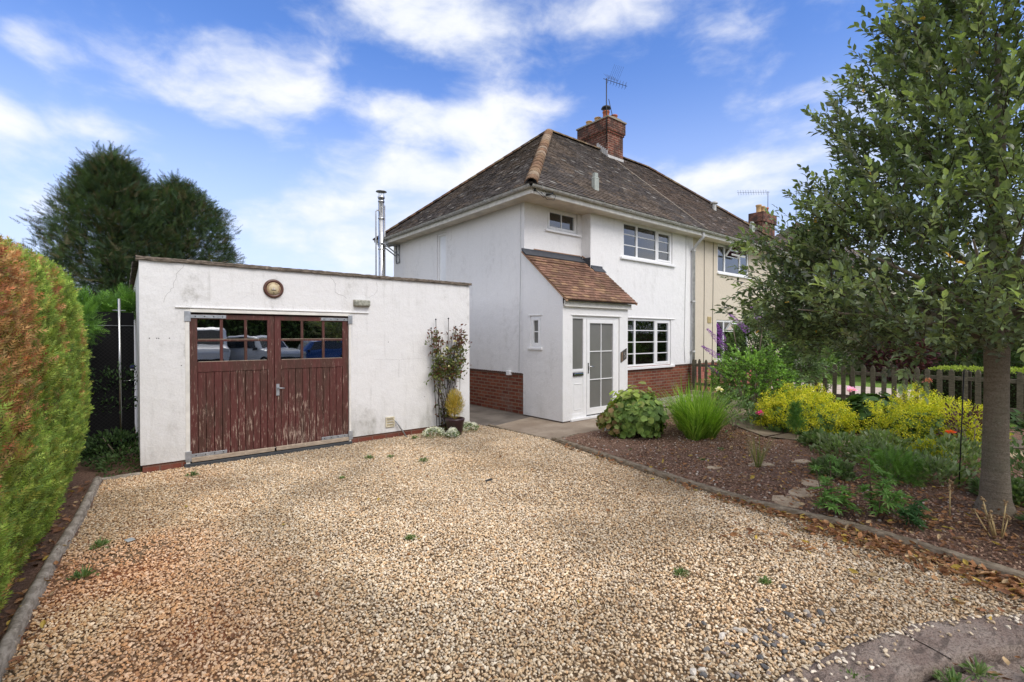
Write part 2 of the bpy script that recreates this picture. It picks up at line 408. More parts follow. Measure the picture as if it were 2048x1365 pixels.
def _conc(g, P):
    n = g.noise(g.pos, 1.3, 6, .65); n2 = g.noise(g.pos, 70, 5, .75)
    c = g.mix(g.ramp(n, .35, .68), (.26, .2, .145), (.4, .33, .25)); c = g.mix(g.ramp(n2, .35, .7, 0, .35), c, (.15, .12, .09)); setc(g, P, c); bump(g, P, n2, .5, .006)
m_conc = mat('worn_concrete', _conc, .9, .2)
def _flag(g, P):
    n = g.noise(g.pos, 5, 6, .65); n2 = g.noise(g.pos, 50, 5, .75)
    c = g.mix(g.ramp(n, .35, .68), (.38, .28, .185), (.58, .46, .32)); c = g.mix(g.ramp(n2, .5, .7, 0, .35), c, (.2, .18, .11)); setc(g, P, c); bump(g, P, n2, .6, .008)
m_flag = mat('sandstone_flag', _flag, .9, .2)
def _rock(g, P):
    n5 = g.noise(g.pos, 95, 6, .8)
    n = g.noise(g.pos, 5, 7, .7); n2 = g.noise(g.pos, 26, 6, .75); n3 = g.noise(g.mapping(g.pos, (3, 9, 9)), 3, 5)
    c = g.mix(g.ramp(n, .35, .65), (.44, .33, .275), (.62, .51, .43)); c = g.mix(g.ramp(n2, .6, .68, 0, .8), c, (.5, .46, .4)); c = g.mix(g.ramp(n3, .52, .66, 0, .75), c, (.2, .16, .135))
    c = g.mix(g.ramp(n5, .42, .5, .65, 0), c, (.11, .085, .07)); c = g.mix(g.ramp(n5, .6, .66, 0, .6), c, (.62, .56, .5))
    setc(g, P, c); bump(g, P, g.math('ADD', g.math('ADD', n2, n), g.math('MULTIPLY', n5, .5)), 1., .05)
m_rock = mat('purple_sandstone', _rock, .9, .2)
def _grass(g, P):
    n = g.noise(g.pos, 1.5, 5); n2 = g.noise(g.pos, 60, 4, .8); c = g.mix(g.ramp(n2, .3, .7), (.1, .18, .03), (.22, .36, .07)); c = g.mix(g.ramp(n, .4, .7, 0, .5), c, (.17, .22, .06)); setc(g, P, c); bump(g, P, n2, 1, .03)
m_grass = mat('lawn_grass', _grass, .9, .2)
m_land = plain('land', (.09, .09, .05), .95, .1, var=.3, sc=.3)
m_road = plain('asphalt', (.06, .06, .06), .9, .2, var=.2, sc=40, bmp=.6)
m_pave = plain('pale_paving', (.5, .42, .36), .9, .2, var=.15, sc=3)
# ================================================================ GROUND
EDGE_L = [(-.235, 7.12), (-.33, 5.6), (-.39, 5.0), (-.455, 4.13), (-.50, 3.3), (-.56, 2.2), (-.6, 1.0), (-.62, -1.2)]
BED_E = [(5.25, 5.42), (5.05, 4.3), (4.89, 3.4), (4.78, 2.6), (4.735, 2.1), (4.76, 1.6), (4.80, 1.3), (4.74, .8), (4.66, .3), (4.55, -.4)]
KERB = [(1.75, 1.02), (2.1, .98), (2.43, .93), (2.93, .81), (3.25, .70), (3.53, .59), (3.8, .42), (4.03, .26), (4.4, -.1), (4.7, -.5)]
sheet('ground', [(-900, -900), (900, -900), (900, 900), (-900, 900)], -.06, m_land)
DRIVE = EDGE_L+[(1.0, -1.2), (1.75, -.2)]+[(x, y-.1) for x, y in KERB[2:8]]+[(4.6, -.2)]+BED_E[::-1][1:]+[(5.25, 5.9), (5.1, 7.3), (4.86, 7.3), (4.86, 7.24), (-.235, 7.24)]
sheet('gravel_bed', DRIVE, -.016, m_gbase)
sheet('road', [(-30, -14), (60, -14), (60, -2.6), (-30, -2.6)], -.05, m_road)
# concrete path in front of the porch and down the side passage
sheet('path', [(5.23, 5.45), (5.26, 5.40), (7.1, 5.48), (9.6, 5.7), (9.7, 7.33), (6.47, 7.33), (5.24, 7.0)], -.004, m_conc)
sheet('side_path', [(5.24, 7.0), (6.47, 7.33), (6.47, 16), (4.86, 16), (4.86, 7.1), (5.2, 7.12)], -.004, m_pass)
sheet('side_yard', [(-3, 7.1), (-.1, 7.1), (.16, 7.2), (.16, 16), (-3, 16)], -.02, m_soil)
sheet('lawn', [(12.6, -8), (40, -8), (40, 7.2), (12.6, 7.2)], -.03, m_grass)
sheet('paved_strip', [(15.6, -3), (18.9, -3), (18.9, 7), (15.6, 7)], -.02, m_pave)
# soil bed: a rough height field
def height_sheet(name, poly, m, step, amp, base, mound=0., seed=1):
    xs = [p[0] for p in poly]; ys = [p[1] for p in poly]
    X, Y = np.meshgrid(np.arange(min(xs), max(xs)+step, step), np.arange(min(ys), max(ys)+step, step), indexing='ij')
    P = np.stack([X.ravel(), Y.ravel(), 0*X.ravel()], 1)
    z = base+amp*(fbm(P, 3.2, seed, 4)-.5)*2+amp*.8*(vnoise(P, 22, seed+5)-.5)+amp*.5*(vnoise(P, 48, seed+6)-.5)
    if mound: z += mound*fbm(P, .8, seed+9, 2)
    P[:, 2] = z
    nx, ny = X.shape; i = np.arange(nx*ny).reshape(nx, ny)
    F = np.stack([i[:-1, :-1].ravel(), i[1:, :-1].ravel(), i[1:, 1:].ravel(), i[:-1, 1:].ravel()], 1)
    c = P[F].mean(1); k = inpoly(c[:, 0], c[:, 1], poly)
    o = np_mesh(name, P, F[k], m, smooth=True); o['kind'] = 'structure'; return o
BED = [(x+.05, y) for x, y in BED_E]+[(4.8, -2.2), (12.3, -2.2), (12.3, 6.9), (9.75, 6.9), (9.6, 5.68), (7.1, 5.46), (5.3, 5.38)]
height_sheet('soil_bed', BED, m_soil, .032, .024, .012, .03)
HB = [(x+.03, y) for x, y in EDGE_L]+[(-3, -1.2), (-3, 7.12)]
height_sheet('hedge_bank', HB, m_soil, .06, .02, .0, .03, 4)
# grey chippings against the house wall
GP = []
# ---------------------------------------------------------------- gravel
PAL = np.array([[.74,.60,.41],[.62,.46,.28],[.84,.75,.59],[.42,.27,.15],[.65,.43,.23],[.52,.43,.32],[.76,.65,.49],[.26,.2,.15],[.68,.51,.31]])
PALW = np.array([.2,.17,.15,.09,.1,.09,.1,.03,.07])
t_ = (1+5**.5)/2
IV = norm(np.array([[-1,t_,0],[1,t_,0],[-1,-t_,0],[1,-t_,0],[0,-1,t_],[0,1,t_],[0,-1,-t_],[0,1,-t_],[t_,0,-1],[t_,0,1],[-t_,0,-1],[-t_,0,1]]))
IF = np.array([[0,11,5],[0,5,1],[0,1,7],[0,7,10],[0,10,11],[1,5,9],[5,11,4],[11,10,2],[10,7,6],[7,1,8],[3,9,4],[3,4,2],[3,2,6],[3,6,8],[3,8,9],[4,9,5],[2,4,11],[6,2,10],[8,6,7],[9,8,1]])
OV = np.array([[1,0,0],[.1,1,0],[-1,.1,0],[0,-1,0],[.1,.05,1],[0,0,-1]], float); OF = np.array([[0,1,4],[1,2,4],[2,3,4],[3,0,4],[1,0,5],[2,1,5],[3,2,5],[0,3,5]])
def pebbles(P, size, col, far=False):
    n = len(P); out = []
    for k in range(4):
        r = np.random.default_rng(50+k); TV = (OV if far else IV)*(1+r.normal(0, .16, (6 if far else 12, 1))); TF = OF if far else IF
        s = slice(k, None, 4); m = len(P[s]); d = rng.normal(size=(m, 3)); d[:, 2] *= .3
        R = frames(d, np.array([0, 0, 1.])+rng.normal(0, .35, (m, 3)))
        sz = size[s][:, None]*np.stack([rng.uniform(.65, 1., m), rng.uniform(.95, 1.5, m), rng.uniform(.5, .8, m)], 1)
        out.append(scatter(TV, TF, P[s], R, sz, col[s]))
    return join(out)
def gravel_points(poly, step, jit=.42):
    xs = [p[0] for p in poly]; ys = [p[1] for p in poly]
    X, Y = np.meshgrid(np.arange(min(xs), max(xs), step), np.arange(min(ys), max(ys), step)); X = X.ravel(); Y = Y.ravel()
    X = X+rng.uniform(-jit, jit, len(X))*step*1.3; Y = Y+rng.uniform(-jit, jit, len(Y))*step*1.3
    k = inpoly(X, Y, poly); return X[k], Y[k]
ch, sh = math.cos(HEAD), math.sin(HEAD)
def depth(X, Y): return X*sh+Y*ch
def lateral(X, Y): return X*ch-Y*sh
X, Y = gravel_points(DRIVE, .0148)
dd = depth(X, Y); la = lateral(X, Y); k = (dd > 1.9) & (np.abs(la) < dd*1.16+.3); X, Y, dd = X[k], Y[k], dd[k]
PAL = PAL*.8+.20*np.array([.56, .43, .28])*.92
P = np.stack([X, Y, 0*X], 1)
lf = fbm(P, .9, 3, 3); red = np.clip((1.1-X)/1.3, 0, 1)*np.clip((lf-.44)*5, 0, 1)*.62
bare = red*.42+np.clip((fbm(P, 1.6, 9, 3)-.60)*3, 0, .25)
k = rng.random(len(X)) > bare; X, Y, dd, P, red, lf = X[k], Y[k], dd[k], P[k], red[k], lf[k]
col = PAL[rng.choice(len(PAL), len(X), p=PALW)]*rng.uniform(.82, 1.14, (len(X), 1))
warm = np.clip((1.2-X)/3, 0, .4)[:, None]+np.clip(fbm(P, .7, 21, 2)-.5, 0, 1)[:, None]*.9
pt_ = np.clip((fbm(P, 1.3, 61, 3)-.5)*1.3, -.12, .2)[:, None]; col = col*(1-pt_)
col = col*(1-warm*np.array([.05, .22, .42])); col = col*(1-red[:, None]*np.array([.1, .42, .55]))
size = rng.uniform(.0052, .0104, len(X))*(1+.5*(rng.random(len(X)) > .94))
P[:, 2] = rng.uniform(-.008, .006, len(X))+.004*(size/.01)+.006*(fbm(P, .8, 31, 3)-.5)
k = dd < 4.6
V1 = pebbles(P[k], size[k], col[k]); V2 = pebbles(P[~k], size[~k]*1.08, col[~k], True)
V, F, C = join([V1, V2]); tag(np_mesh('gravel', V, F, m_stone, col=C, smooth=False), 'cream and tan pea gravel covering the whole driveway', 'gravel', kind='stuff')
# grey slate-like chippings beside the kerb stone and by the house
def some_stones(name, label, pts, size, cols, flat=.5):
    P = np.array(pts, float); n = len(P); c = np.array(cols)[rng.integers(0, len(cols), n)]*rng.uniform(.8, 1.2, (n, 1))
    V, F, C = pebbles(P, np.full(n, size)*rng.uniform(.7, 1.4, n), c); return tag(np_mesh(name, V, F, m_clod if 'clod' in name else m_stone, col=C), label, 'stones', kind='stuff')
X, Y = gravel_points([(8.45, 6.2), (12.2, 6.5), (12.2, 7.2), (8.45, 7.2)], .035)
some_stones('chippings', 'grey mixed chippings in the strip under the lower front window', np.stack([X, Y, 0*X+.03], 1), .017, [[.35,.33,.3],[.5,.46,.4],[.22,.2,.18],[.42,.36,.28]])
q = [(3.2+rng.normal(0,.2)-t*.95, .98+rng.normal(0,.13)+t*.28, .012) for t in rng.uniform(0, 1, 60)]
some_stones('grey_pebbles', 'dark grey pebbles mixed into the gravel along the curved kerb stone', q, .015, [[.11,.11,.11],[.16,.155,.15],[.2,.165,.15],[.5,.46,.4]])
kx = rng.uniform(1.9, 4.0, 170); ky = np.interp(kx, [p[0] for p in KERB], [p[1] for p in KERB])-.02-.16*rng.random(170)**2.2
some_stones('spilled_gravel', 'cream pebbles spilled from the drive onto the edge of the kerb stone', np.stack([kx, ky, 0*kx+.055], 1), .0095, [[.6,.5,.36],[.45,.34,.22],[.7,.62,.5]])
# red brown crumbs of earth over the left of the drive
def twig_bits(): pass
# white stone specks in the soil
X, Y = gravel_points([(x+.1, y) for x, y in BED_E[:8]]+[(9.5, .4), (9.6, 5.4), (5.4, 5.3)], .085)
k = rng.random(len(X)) < .5; X, Y = X[k], Y[k]
some_stones('soil_stones', 'small pale stones scattered over the brown garden soil', np.stack([X, Y, 0*X+.035], 1), .011, [[.6,.52,.44],[.5,.34,.25],[.42,.36,.3],[.3,.14,.09]])
X, Y = gravel_points([(x+.1, y) for x, y in BED_E[:9]]+[(9.5, .0), (9.6, 5.4), (5.4, 5.3)], .027)
some_stones('soil_clods', 'small crumbs and clods of brown earth over the flower bed', np.stack([X, Y, .016+.022*rng.random(len(X))], 1), .0085, [[.28,.17,.12],[.2,.12,.085],[.34,.22,.155],[.15,.095,.065],[.42,.29,.2]])
# ---------------------------------------------------------------- edging and kerbs
def rough_bar(name, path, w, h, m, label, cat, z0=-.04, seg=.035, amp=.006, roundish=True, parent=None):
    pts = [Vector((*p, 0)) for p in path]; out = []
    for a, b in zip(pts[:-1], pts[1:]):
        n = max(1, int((b-a).length/seg)); out += [a.lerp(b, i/n) for i in range(n)]
    out.append(pts[-1]); n = len(out); K = 10; V = []; F = []
    for i, p in enumerate(out):
        d = (out[min(i+1, n-1)]-out[max(i-1, 0)]).normalized(); s_ = Vector((d.y, -d.x, 0))
        for k in range(K):
            a = math.pi*k/(K-1); r = 1
            if roundish: u, v = -math.cos(a)*w/2, math.sin(a)**.6*h
            else:
                u = -max(-1, min(1, math.cos(a)*1.5))*w/2; v = min(1, math.sin(a)*1.6)*h
            q = p+s_*u+Vector((0, 0, z0+v)); V.append(q)
        F += [(i*K+k, (i+1)*K+k, (i+1)*K+k+1, i*K+k+1) for k in range(K-1)] if i < n-1 else []
    V = np.array([tuple(v) for v in V]); V += amp*2*(np.stack([fbm(V, 9, s+40, 3) for s in range(3)], 1)-.5)+amp*1.2*(np.stack([vnoise(V, 40, s+60) for s in range(3)], 1)-.5)
    o = np_mesh(name, V, np.array(F), m, parent=parent, smooth=True)
    return tag(o, label, cat) if label else o
rough_bar('timber_edging', EDGE_L[:-1], .085, .105, m_log, 'long weathered round timber edging the gravel beside the hedge', 'edging')
rough_bar('back_edging', [(-.22, 7.16), (.14, 7.17)], .06, .075, m_log, 'short timber edging closing the gap between hedge and garage', 'edging')
def kerb_run(path, label): return rough_bar('kerb_edging', path, .075, .10, m_kerb, label, 'edging', amp=.008, roundish=False)
kerb_run(BED_E[:4], 'narrow concrete edging along the soil bed from the path corner'); kerb_run([BED_E[3]]+BED_E[4:7], 'concrete edging beside the stepping stones, middle stretch of the bed border'); kerb_run(BED_E[6:], 'mossy concrete edging buried in dry leaves in front of the tree')
rough_bar('path_edging', [(5.22, 7.1), (5.24, 5.45)], .05, .045, m_kerb, 'thin concrete edging between gravel drive and concrete path', 'edging', z0=-.03, roundish=False)
rough_bar('path_kerb', [(5.24, 5.43), (7.1, 5.49), (8.8, 5.6)], .05, .04, m_kerb, 'thin edging between the concrete path and the soil bed', 'edging', z0=-.015, roundish=False)
kb = empty('kerb_stone', (3.2, .5, 0), 'curved purple grey sandstone kerb in the bottom right corner', 'kerb')
KO = [(x+dx, y+dy) for (x, y), dx, dy in zip(KERB, [.0,-.01,-.015,-.02,-.03,-.04,-.05,-.06,-.07,-.08], [-.12,-.13,-.13,-.13,-.13,-.13,-.12,-.11,-.1,-.1])]
rough_bar('upper_course', KO[:5], .25, .075, m_rock, None, None, z0=-.03, amp=.015, roundish=False, parent=kb)
rough_bar('upper_course', KO[4:], .25, .08, m_rock, None, None, z0=-.03, amp=.015, roundish=False, parent=kb)
KO2 = [(x-.1, y-.235) for x, y in KO]
rough_bar('lower_course', KO2, .22, .05, m_rock, None, None, z0=-.05, amp=.014, roundish=False, parent=kb)
sheet('forecourt', [(x-.1, y-.2) for x, y in KO2]+[(4.7, -2.5), (1.2, -2.5), (1.2, .6)], -.035, m_rock)
# ---------------------------------------------------------------- stepping stones
def flag(x, y, w, d, rz, label, z=.035, n=7, seed=0):
    r = np.random.default_rng(seed+int(x*100)); poly = []
    for i in range(n):
        a = 2*math.pi*i/n+r.uniform(-.25, .25); q = (abs(math.cos(a))**4+abs(math.sin(a))**4)**-.25*r.uniform(.82, 1.04)
        u, v = math.cos(a)*q*w/2, math.sin(a)*q*d/2; poly.append((x+u*math.cos(rz)-v*math.sin(rz), y+u*math.sin(rz)+v*math.cos(rz)))
    return tag(MB().prism(poly, 'z', z-.05, z).build('stepping_stone', m_flag, bevel=.008), label, 'stepping stone')
for i, (x, y, w, d, rz, l) in enumerate([
    (5.03, 1.93, .46, .34, .3, 'grey tan stepping stone touching the concrete edging'), (5.42, 1.93, .42, .3, .1, 'second stepping stone from the edging, pale tan'),
    (5.86, 2.0, .36, .26, .4, 'third stepping stone from the edging, small and square'), (6.38, 1.98, .42, .3, .2, 'fourth stepping stone, half hidden by leafy stems'),
    (7.0, 2.02, .46, .32, .0, 'fifth stepping stone, dark and flat in the soil'), (7.75, 2.1, .4, .35, .1, 'small sunken stepping stone before the bright one'),
    (8.55, 2.2, .75, .42, -.1, 'large bright sandstone slab near the yellow flowers'), (6.22, 2.68, .42, .22, -.5, 'tan stone slab lying behind the dry grass tuft'),
    (5.62, 2.98, .3, .16, -.4, 'small tan stone left of the dry grass tuft'), (6.75, 2.42, .34, .2, -.45, 'tan stone right of the dry grass tuft'), (9.6, .7, 1.1, .7, .2, 'broad paving slab seen right of the tree trunk')]):
    k_ = .84 if w < .6 else .95; flag(x, y, w*k_, d*k_, rz, l, .04, 7 if w < .7 else 9, i)
sheet('bed_path', [(7.9, 3.35), (8.6, 3.25), (10.6, 4.2), (12.2, 5.3), (12.2, 5.9), (10.2, 5.2), (8.6, 4.3)], .052, m_conc)
sheet('bed_path', [(7.9, 3.3), (8.15, 2.3), (8.9, 1.75), (9.6, 1.0), (10.3, .2), (11, .2), (10.2, 1.4), (8.9, 2.6), (8.6, 3.2)], .056, m_conc)
# ================================================================ WALLS WITH OPENINGS
def wall(mb, axis, p, a0, a1, z0, z1, holes=(), depth_=.12, sign=-1):
    """wall face in the plane axis=p looking towards sign*axis, with reveals round its openings"""
    A = sorted({a0, a1}|{h[0] for h in holes}|{h[1] for h in holes}); Z = sorted({z0, z1}|{h[2] for h in holes}|{h[3] for h in holes})
    P = (lambda a, z, q=p: (a, q, z)) if axis == 'y' else (lambda a, z, q=p: (q, a, z))
    fl = (axis == 'y') == (sign < 0)
    def Q(*pts): mb.quad(*(pts if fl else pts[::-1]))
    for i in range(len(A)-1):
        for j in range(len(Z)-1):
            ac, zc = (A[i]+A[i+1])/2, (Z[j]+Z[j+1])/2
            if any(h[0] < ac < h[1] and h[2] < zc < h[3] for h in holes): continue
            Q(P(A[i], Z[j]), P(A[i+1], Z[j]), P(A[i+1], Z[j+1]), P(A[i], Z[j+1]))
    b = p-sign*depth_
    for h in holes:
        x0, x1, y0, y1 = h[:4]
        Q(P(x0, y0), P(x0, y0, b), P(x1, y0, b), P(x1, y0)); Q(P(x1, y1), P(x1, y1, b), P(x0, y1, b), P(x0, y1))
        Q(P(x0, y1), P(x0, y1, b), P(x0, y0, b), P(x0, y0)); Q(P(x1, y0), P(x1, y0, b), P(x1, y1, b), P(x1, y1))
    return mb
def window(parent, axis, p, a0, a1, z0, z1, lights, glass=None, name='window', sill=None, fw=.05, inset=.05, behind=None, sash=(), ft=.06):
    """lights: list of (fraction width, [horizontal bar heights], [vertical bar fractions]); frame set back by inset"""
    glass = glass or m_glass; q = p+inset
    def B(mb, x0, x1, y0, y1, f, t): return mb.box(x0, x1, q+f, q+f+t, y0, y1) if axis == 'y' else mb.box(q+f, q+f+t, x0, x1, y0, y1)
    mb = MB(); gl = MB()
    B(mb, a0, a1, z0, z0+fw, 0, ft); B(mb, a0, a1, z1-fw, z1, 0, ft); B(mb, a0, a0+fw, z0+fw, z1-fw, 0, ft); B(mb, a1-fw, a1, z0+fw, z1-fw, 0, ft)
    tot = sum(l[0] for l in lights); x = a0+fw; W_ = (a1-a0-2*fw-(len(lights)-1)*fw)
    for i, (w, hb, vb) in enumerate(lights):
        x1 = x+W_*w/tot
        if i < len(lights)-1: B(mb, x1, x1+fw, z0+fw, z1-fw, .001, ft-.002)
        s_ = 0
        if i in sash:
            s_ = .042
            B(mb, x-.008, x1+.008, z0+fw-.008, z0+fw+s_, -.012, ft); B(mb, x-.008, x1+.008, z1-fw-s_, z1-fw+.008, -.012, ft)
            B(mb, x-.008, x+s_, z0+fw+s_, z1-fw-s_, -.012, ft); B(mb, x1-s_, x1+.008, z0+fw+s_, z1-fw-s_, -.012, ft)
        bb = .011
        for h in hb: B(mb, x+s_, x1-s_, z0+(z1-z0)*h-bb, z0+(z1-z0)*h+bb, .012, .03)
        for f in vb:
            c = x+s_+(x1-x-2*s_)*f; B(mb, c-bb, c+bb, z0+fw+s_, z1-fw-s_, .013, .028)
        B(gl, x+s_-.004, x1-s_+.004, z0+fw+s_-.004, z1-fw-s_+.004, .026, .004)
        x = x1+fw
    o = mb.build(name, m_pvc, parent, bevel=.004); gl.build('pane', glass, o)
    if sill:
        s0, s1, so_, sh_ = sill; m = MB()
        if axis == 'y': m.box(a0-s0, a1+s1, p-so_, q+.01, z0-sh_, z0-.002)
        else: m.box(p-so_, q+.01, a0-s0, a1+s1, z0-sh_, z0-.002)
        m.build('sill', m_pvc, o, bevel=.006)
    if behind == 'blind':
        m = MB(); z = z0+.03
        while z < z1-.02:
            m.obox(((a0+a1)/2, q+.14, z), ((a1-a0)/2-.04, 0, 0), (0, .011, .012), (0, .0006, -.0006)); z += .034
        m.build('blind', m_blind, o)
    if behind == 'curtain':
        for s0, s1 in ((a0+.02, a0+.3), (a1-.42, a1-.02)):
            m = MB(); n = 36; 
            for i in range(n):
                u0, u1 = s0+(s1-s0)*i/n, s0+(s1-s0)*(i+1)/n; f = lambda i: q+.16+.025*math.sin(i*1.9)
                m.quad((u0, f(i), z0-.1), (u1, f(i+1), z0-.1), (u1, f(i+1), z1+.1), (u0, f(i), z1+.1))
            m.build('curtain', m_curtain, o)
    if behind in ('net', 'white'):
        m = MB(); B(m, a0+.02, a1-.02, z0+.02, z1-.02, .09, .004); m.build('frosted_panel', m_net if behind == 'net' else m_netw, o)
    return o
# ================================================================ GARAGE
ga = empty('garage', (2.5, 9.5, 0), 'low white rendered flat roofed garage with peeling maroon double doors', 'garage')
GX0, GX1, GY, GB = .15, 4.86, 7.2, 12.6
GD = (.60, 2.69, -.02, 1.985)
w = MB(); wall(w, 'y', GY, GX0, GX1, .1, 2.55, [(.60, 2.69, .1, 1.985)], .10)
wall(w, 'x', GX0, GY, GB, .1, 2.5, sign=-1); wall(w, 'x', GX1, GY, GB, .1, 2.5, sign=1); wall(w, 'y', GB, GX0, GX1, .1, 2.5, sign=1)
w.quad((GX0, GY, .1), (GX0+.03, GY+.03, .1), (.60, GY+.03, .1), (.60, GY, .1)); w.quad((2.69, GY, .1), (2.69, GY+.03, .1), (GX1-.03, GY+.03, .1), (GX1, GY, .1))
w.build('wall', m_gar, ga)
w = MB(); 
for a, b in ((GX0+.02, .60), (2.69, GX1-.02)): w.box(a, b, GY+.018, GY+.1, -.08, .1)
w.box(GX0+.02, GX0+.1, GY+.1, GB-.02, -.08, .1); w.box(GX1-.1, GX1-.02, GY+.1, GB-.02, -.08, .1)
w.build('plinth', m_brick2, ga)
# coping with rough mossy front
def coping_bar(x0, y0, x1, y1, z, w_, h_):
    rough = rough_bar('coping', [(x0, y0), (x1, y1)], w_, h_, m_coping, None, None, z0=z, amp=.007, roundish=False, parent=ga); return rough
coping_bar(GX0-.03, GY+.03, GX1+.03, GY+.03, 2.553, .12, .045)
coping_bar(GX0+.0, GY+.1, GX0+.0, GB, 2.50, .12, .045); coping_bar(GX1, GY+.1, GX1, GB, 2.50, .12, .045)
MB().box(GX0+.01, GX1-.01, GY+.01, GB-.01, 2.44, 2.5).build('roof', m_dark, ga)
w = MB(); w.box(.50, 2.97, GY-.022, GY+.004, 1.998, 2.012); w.build('drip_moulding', m_white, ga, bevel=.003)
w = MB(); w.box(.60, .645, GY-.004, GY+.1, -.03, 1.985).box(2.66, 2.69, GY-.004, GY+.1, -.03, 1.985).box(.645, 2.66, GY-.012, GY+.1, 1.945, 1.985)
w.build('door_frame', m_paint, ga, bevel=.003)
def gdoor(x0, x1, hinge_left):
    y0 = GY+.022; zt, zb = 1.925, .075; d = MB()
    st = .082
    d.box(x0, x0+st, y0, y0+.045, zb, zt).box(x1-st, x1, y0, y0+.045, zb, zt).box(x0+st, x1-st, y0+.001, y0+.045, 1.862, zt).box(x0+st, x1-st, y0+.001, y0+.045, 1.185, 1.315)
    n = 9; a, b = x0+st+.002, x1-st-.002; bw = (b-a)/n
    for i in range(n): d.box(a+i*bw+.0025, a+(i+1)*bw-.0025, y0+.008+.0015*(i % 2), y0+.035, zb, 1.184)
    o = d.build('garage_door', m_door, ga, bevel=.004)
    o['label'] = 'left maroon door leaf with three over three panes' if hinge_left else 'right maroon door leaf with flaking rail and lever handle'
    g_ = MB(); pw = (x1-x0-2*st-2*.034)/3; bars = MB(); 
    for i in range(2): c = x0+st+(i+1)*pw+i*.034; bars.box(c, c+.034, y0+.004, y0+.036, 1.315, 1.862)
    bars.box(x0+st, x1-st, y0+.006, y0+.034, 1.577, 1.603)
    bars.build('glazing_bar', m_door, o, bevel=.003)
    lip = MB(); 
    for z in (1.603, 1.3155): lip.box(x0+st+.01, x1-st-.01, y0+.002, y0+.008, z, z+.006)
    lip.build('putty_line', m_oldwood, o)
    for i in range(3):
        for z0, z1 in ((1.315, 1.577), (1.603, 1.862)):
            c = x0+st+i*(pw+.034); MB().box(c, c+pw, y0+.02, y0+.024, z0, z1).build('pane', m_glassg, o)
    # weather board
    wb = MB().box(x0+.01, x1-.005, y0-.035, y0-.001, .055, .112); wb.build('weatherboard', m_oldwood, o, bevel=.006)
    return o
dl = gdoor(.648, 1.622, True); dr = gdoor(1.628, 2.656, False)
def strap(parent, x, z, s_, L=.40):
    m = MB(); m.box(min(x, x+s_*L), max(x, x+s_*L), GY+.012, GY+.021, z-.021, z+.021); m.box(min(x-s_*.055, x+s_*.01), max(x-s_*.055, x+s_*.01), GY-.014, GY-.004, z-.065, z+.065)
    m.build('hinge', m_galv, parent, bevel=.002)
    for k in range(4): MB().lathe([(.001, -.004), (.006, -.003), (.008, 0)], (x+s_*(.06+k*(L-.1)/3), GY+.011, z), 8, 'y').build('bolt', m_black, parent)
strap(dl, .648, 1.895, 1); strap(dr, 2.656, 1.895, -1); strap(dl, .648, .135, 1); strap(dr, 2.656, .135, -1)
m = MB(); m.box(1.645, 1.685, GY+.008, GY+.021, .82, .98); m.tube([(1.665, GY+.01, .925), (1.665, GY-.03, .925), (1.74, GY-.035, .92)], .008, 8); m.build('lever_handle', m_galv, dr)
MB().box(.58, 2.70, GY-.03, GY+.12, -.05, .045).build('threshold', plain('slate_sill', (.05, .055, .06), .7), ga, bevel=.006)
# round wooden name plaque
m = MB(); c = (1.612, GY-.001, 2.297); m.lathe([(.128, 0), (.13, -.012), (.118, -.026), (.098, -.028), (.092, -.02), (.0001, -.02)], c, 40, 'y')
plq = m.build('name_plaque', plain('dark_varnished_wood', (.09, .035, .02), .35, .5, var=.3, sc=30), ga, recalc=True)
m = MB().lathe([(.087, -.0205), (.087, -.0225), (.0001, -.0225)], c, 40, 'y').build('plaque_face', plain('cream_plaque', (.56, .47, .29), .5), plq, recalc=True)
def text_mesh(s_, size, loc, m, parent, name='lettering', rot_y=0., ext=.0015, rx=math.pi/2, rz=0., sx=1.):
    cu = bpy.data.curves.new(name, 'FONT'); cu.body = s_; cu.size = size; cu.align_x = 'CENTER'; cu.align_y = 'CENTER'; cu.extrude = ext; cu.resolution_u = 3
    tmp = bpy.data.objects.new('tmp', cu); COL.objects.link(tmp); bpy.context.view_layer.update()
    me = bpy.data.meshes.new_from_object(tmp.evaluated_get(bpy.context.evaluated_depsgraph_get())); bpy.data.objects.remove(tmp)
    from mathutils import Matrix
    me.transform(Matrix.Translation(loc) @ Matrix.Rotation(rz, 4, 'Z') @ Matrix.Rotation(rot_y, 4, 'Y') @ Matrix.Rotation(rx, 4, 'X') @ Matrix.Diagonal((sx, 1, 1, 1)))
    me.materials.clear(); return me
txt = 'CORONATION ROAD'; allv, allf = [], []
def addtxt(s_, size, loc, rot_y=0.):
    me = text_mesh(s_, size, loc, None, None, rot_y=rot_y); b = len(allv)
    allv.extend([tuple(v.co) for v in me.vertices]); allf.extend([tuple(b+i for i in p.vertices) for p in me.polygons]); bpy.data.meshes.remove(me)
for i, chh in enumerate(txt):
    if chh == ' ': continue
    a = R_(-118+236*i/(len(txt)-1)); addtxt(chh, .024, (c[0]+.074*math.sin(a), GY-.025, c[2]+.074*math.cos(a)), a)
me = bpy.data.meshes.new('lettering'); me.from_pydata(allv, [], allf); link('lettering', me, plain('red_brown_letters', (.3, .09, .05), .5), plq)
allv, allf = [], []; addtxt('5', .042, (c[0], GY-.025, c[2]-.062)); me = bpy.data.meshes.new('house_number'); me.from_pydata(allv, [], allf); link('house_number', me, m_black, plq)
m = MB(); cx_, cz_ = c[0], c[2]; y_ = GY-.0245
m.prism([(cx_-.036, cz_-.012), (cx_-.026, cz_-.026), (cx_+.024, cz_-.026), (cx_+.036, cz_-.010), (cx_+.024, cz_-.016), (cx_-.024, cz_-.016)], 'y', y_-.0015, y_)
m.prism([(cx_-.001, cz_-.016), (cx_+.001, cz_-.016), (cx_+.001, cz_+.03), (cx_-.001, cz_+.03)], 'y', y_-.0015, y_); m.build('ship_emblem', m_black, plq)
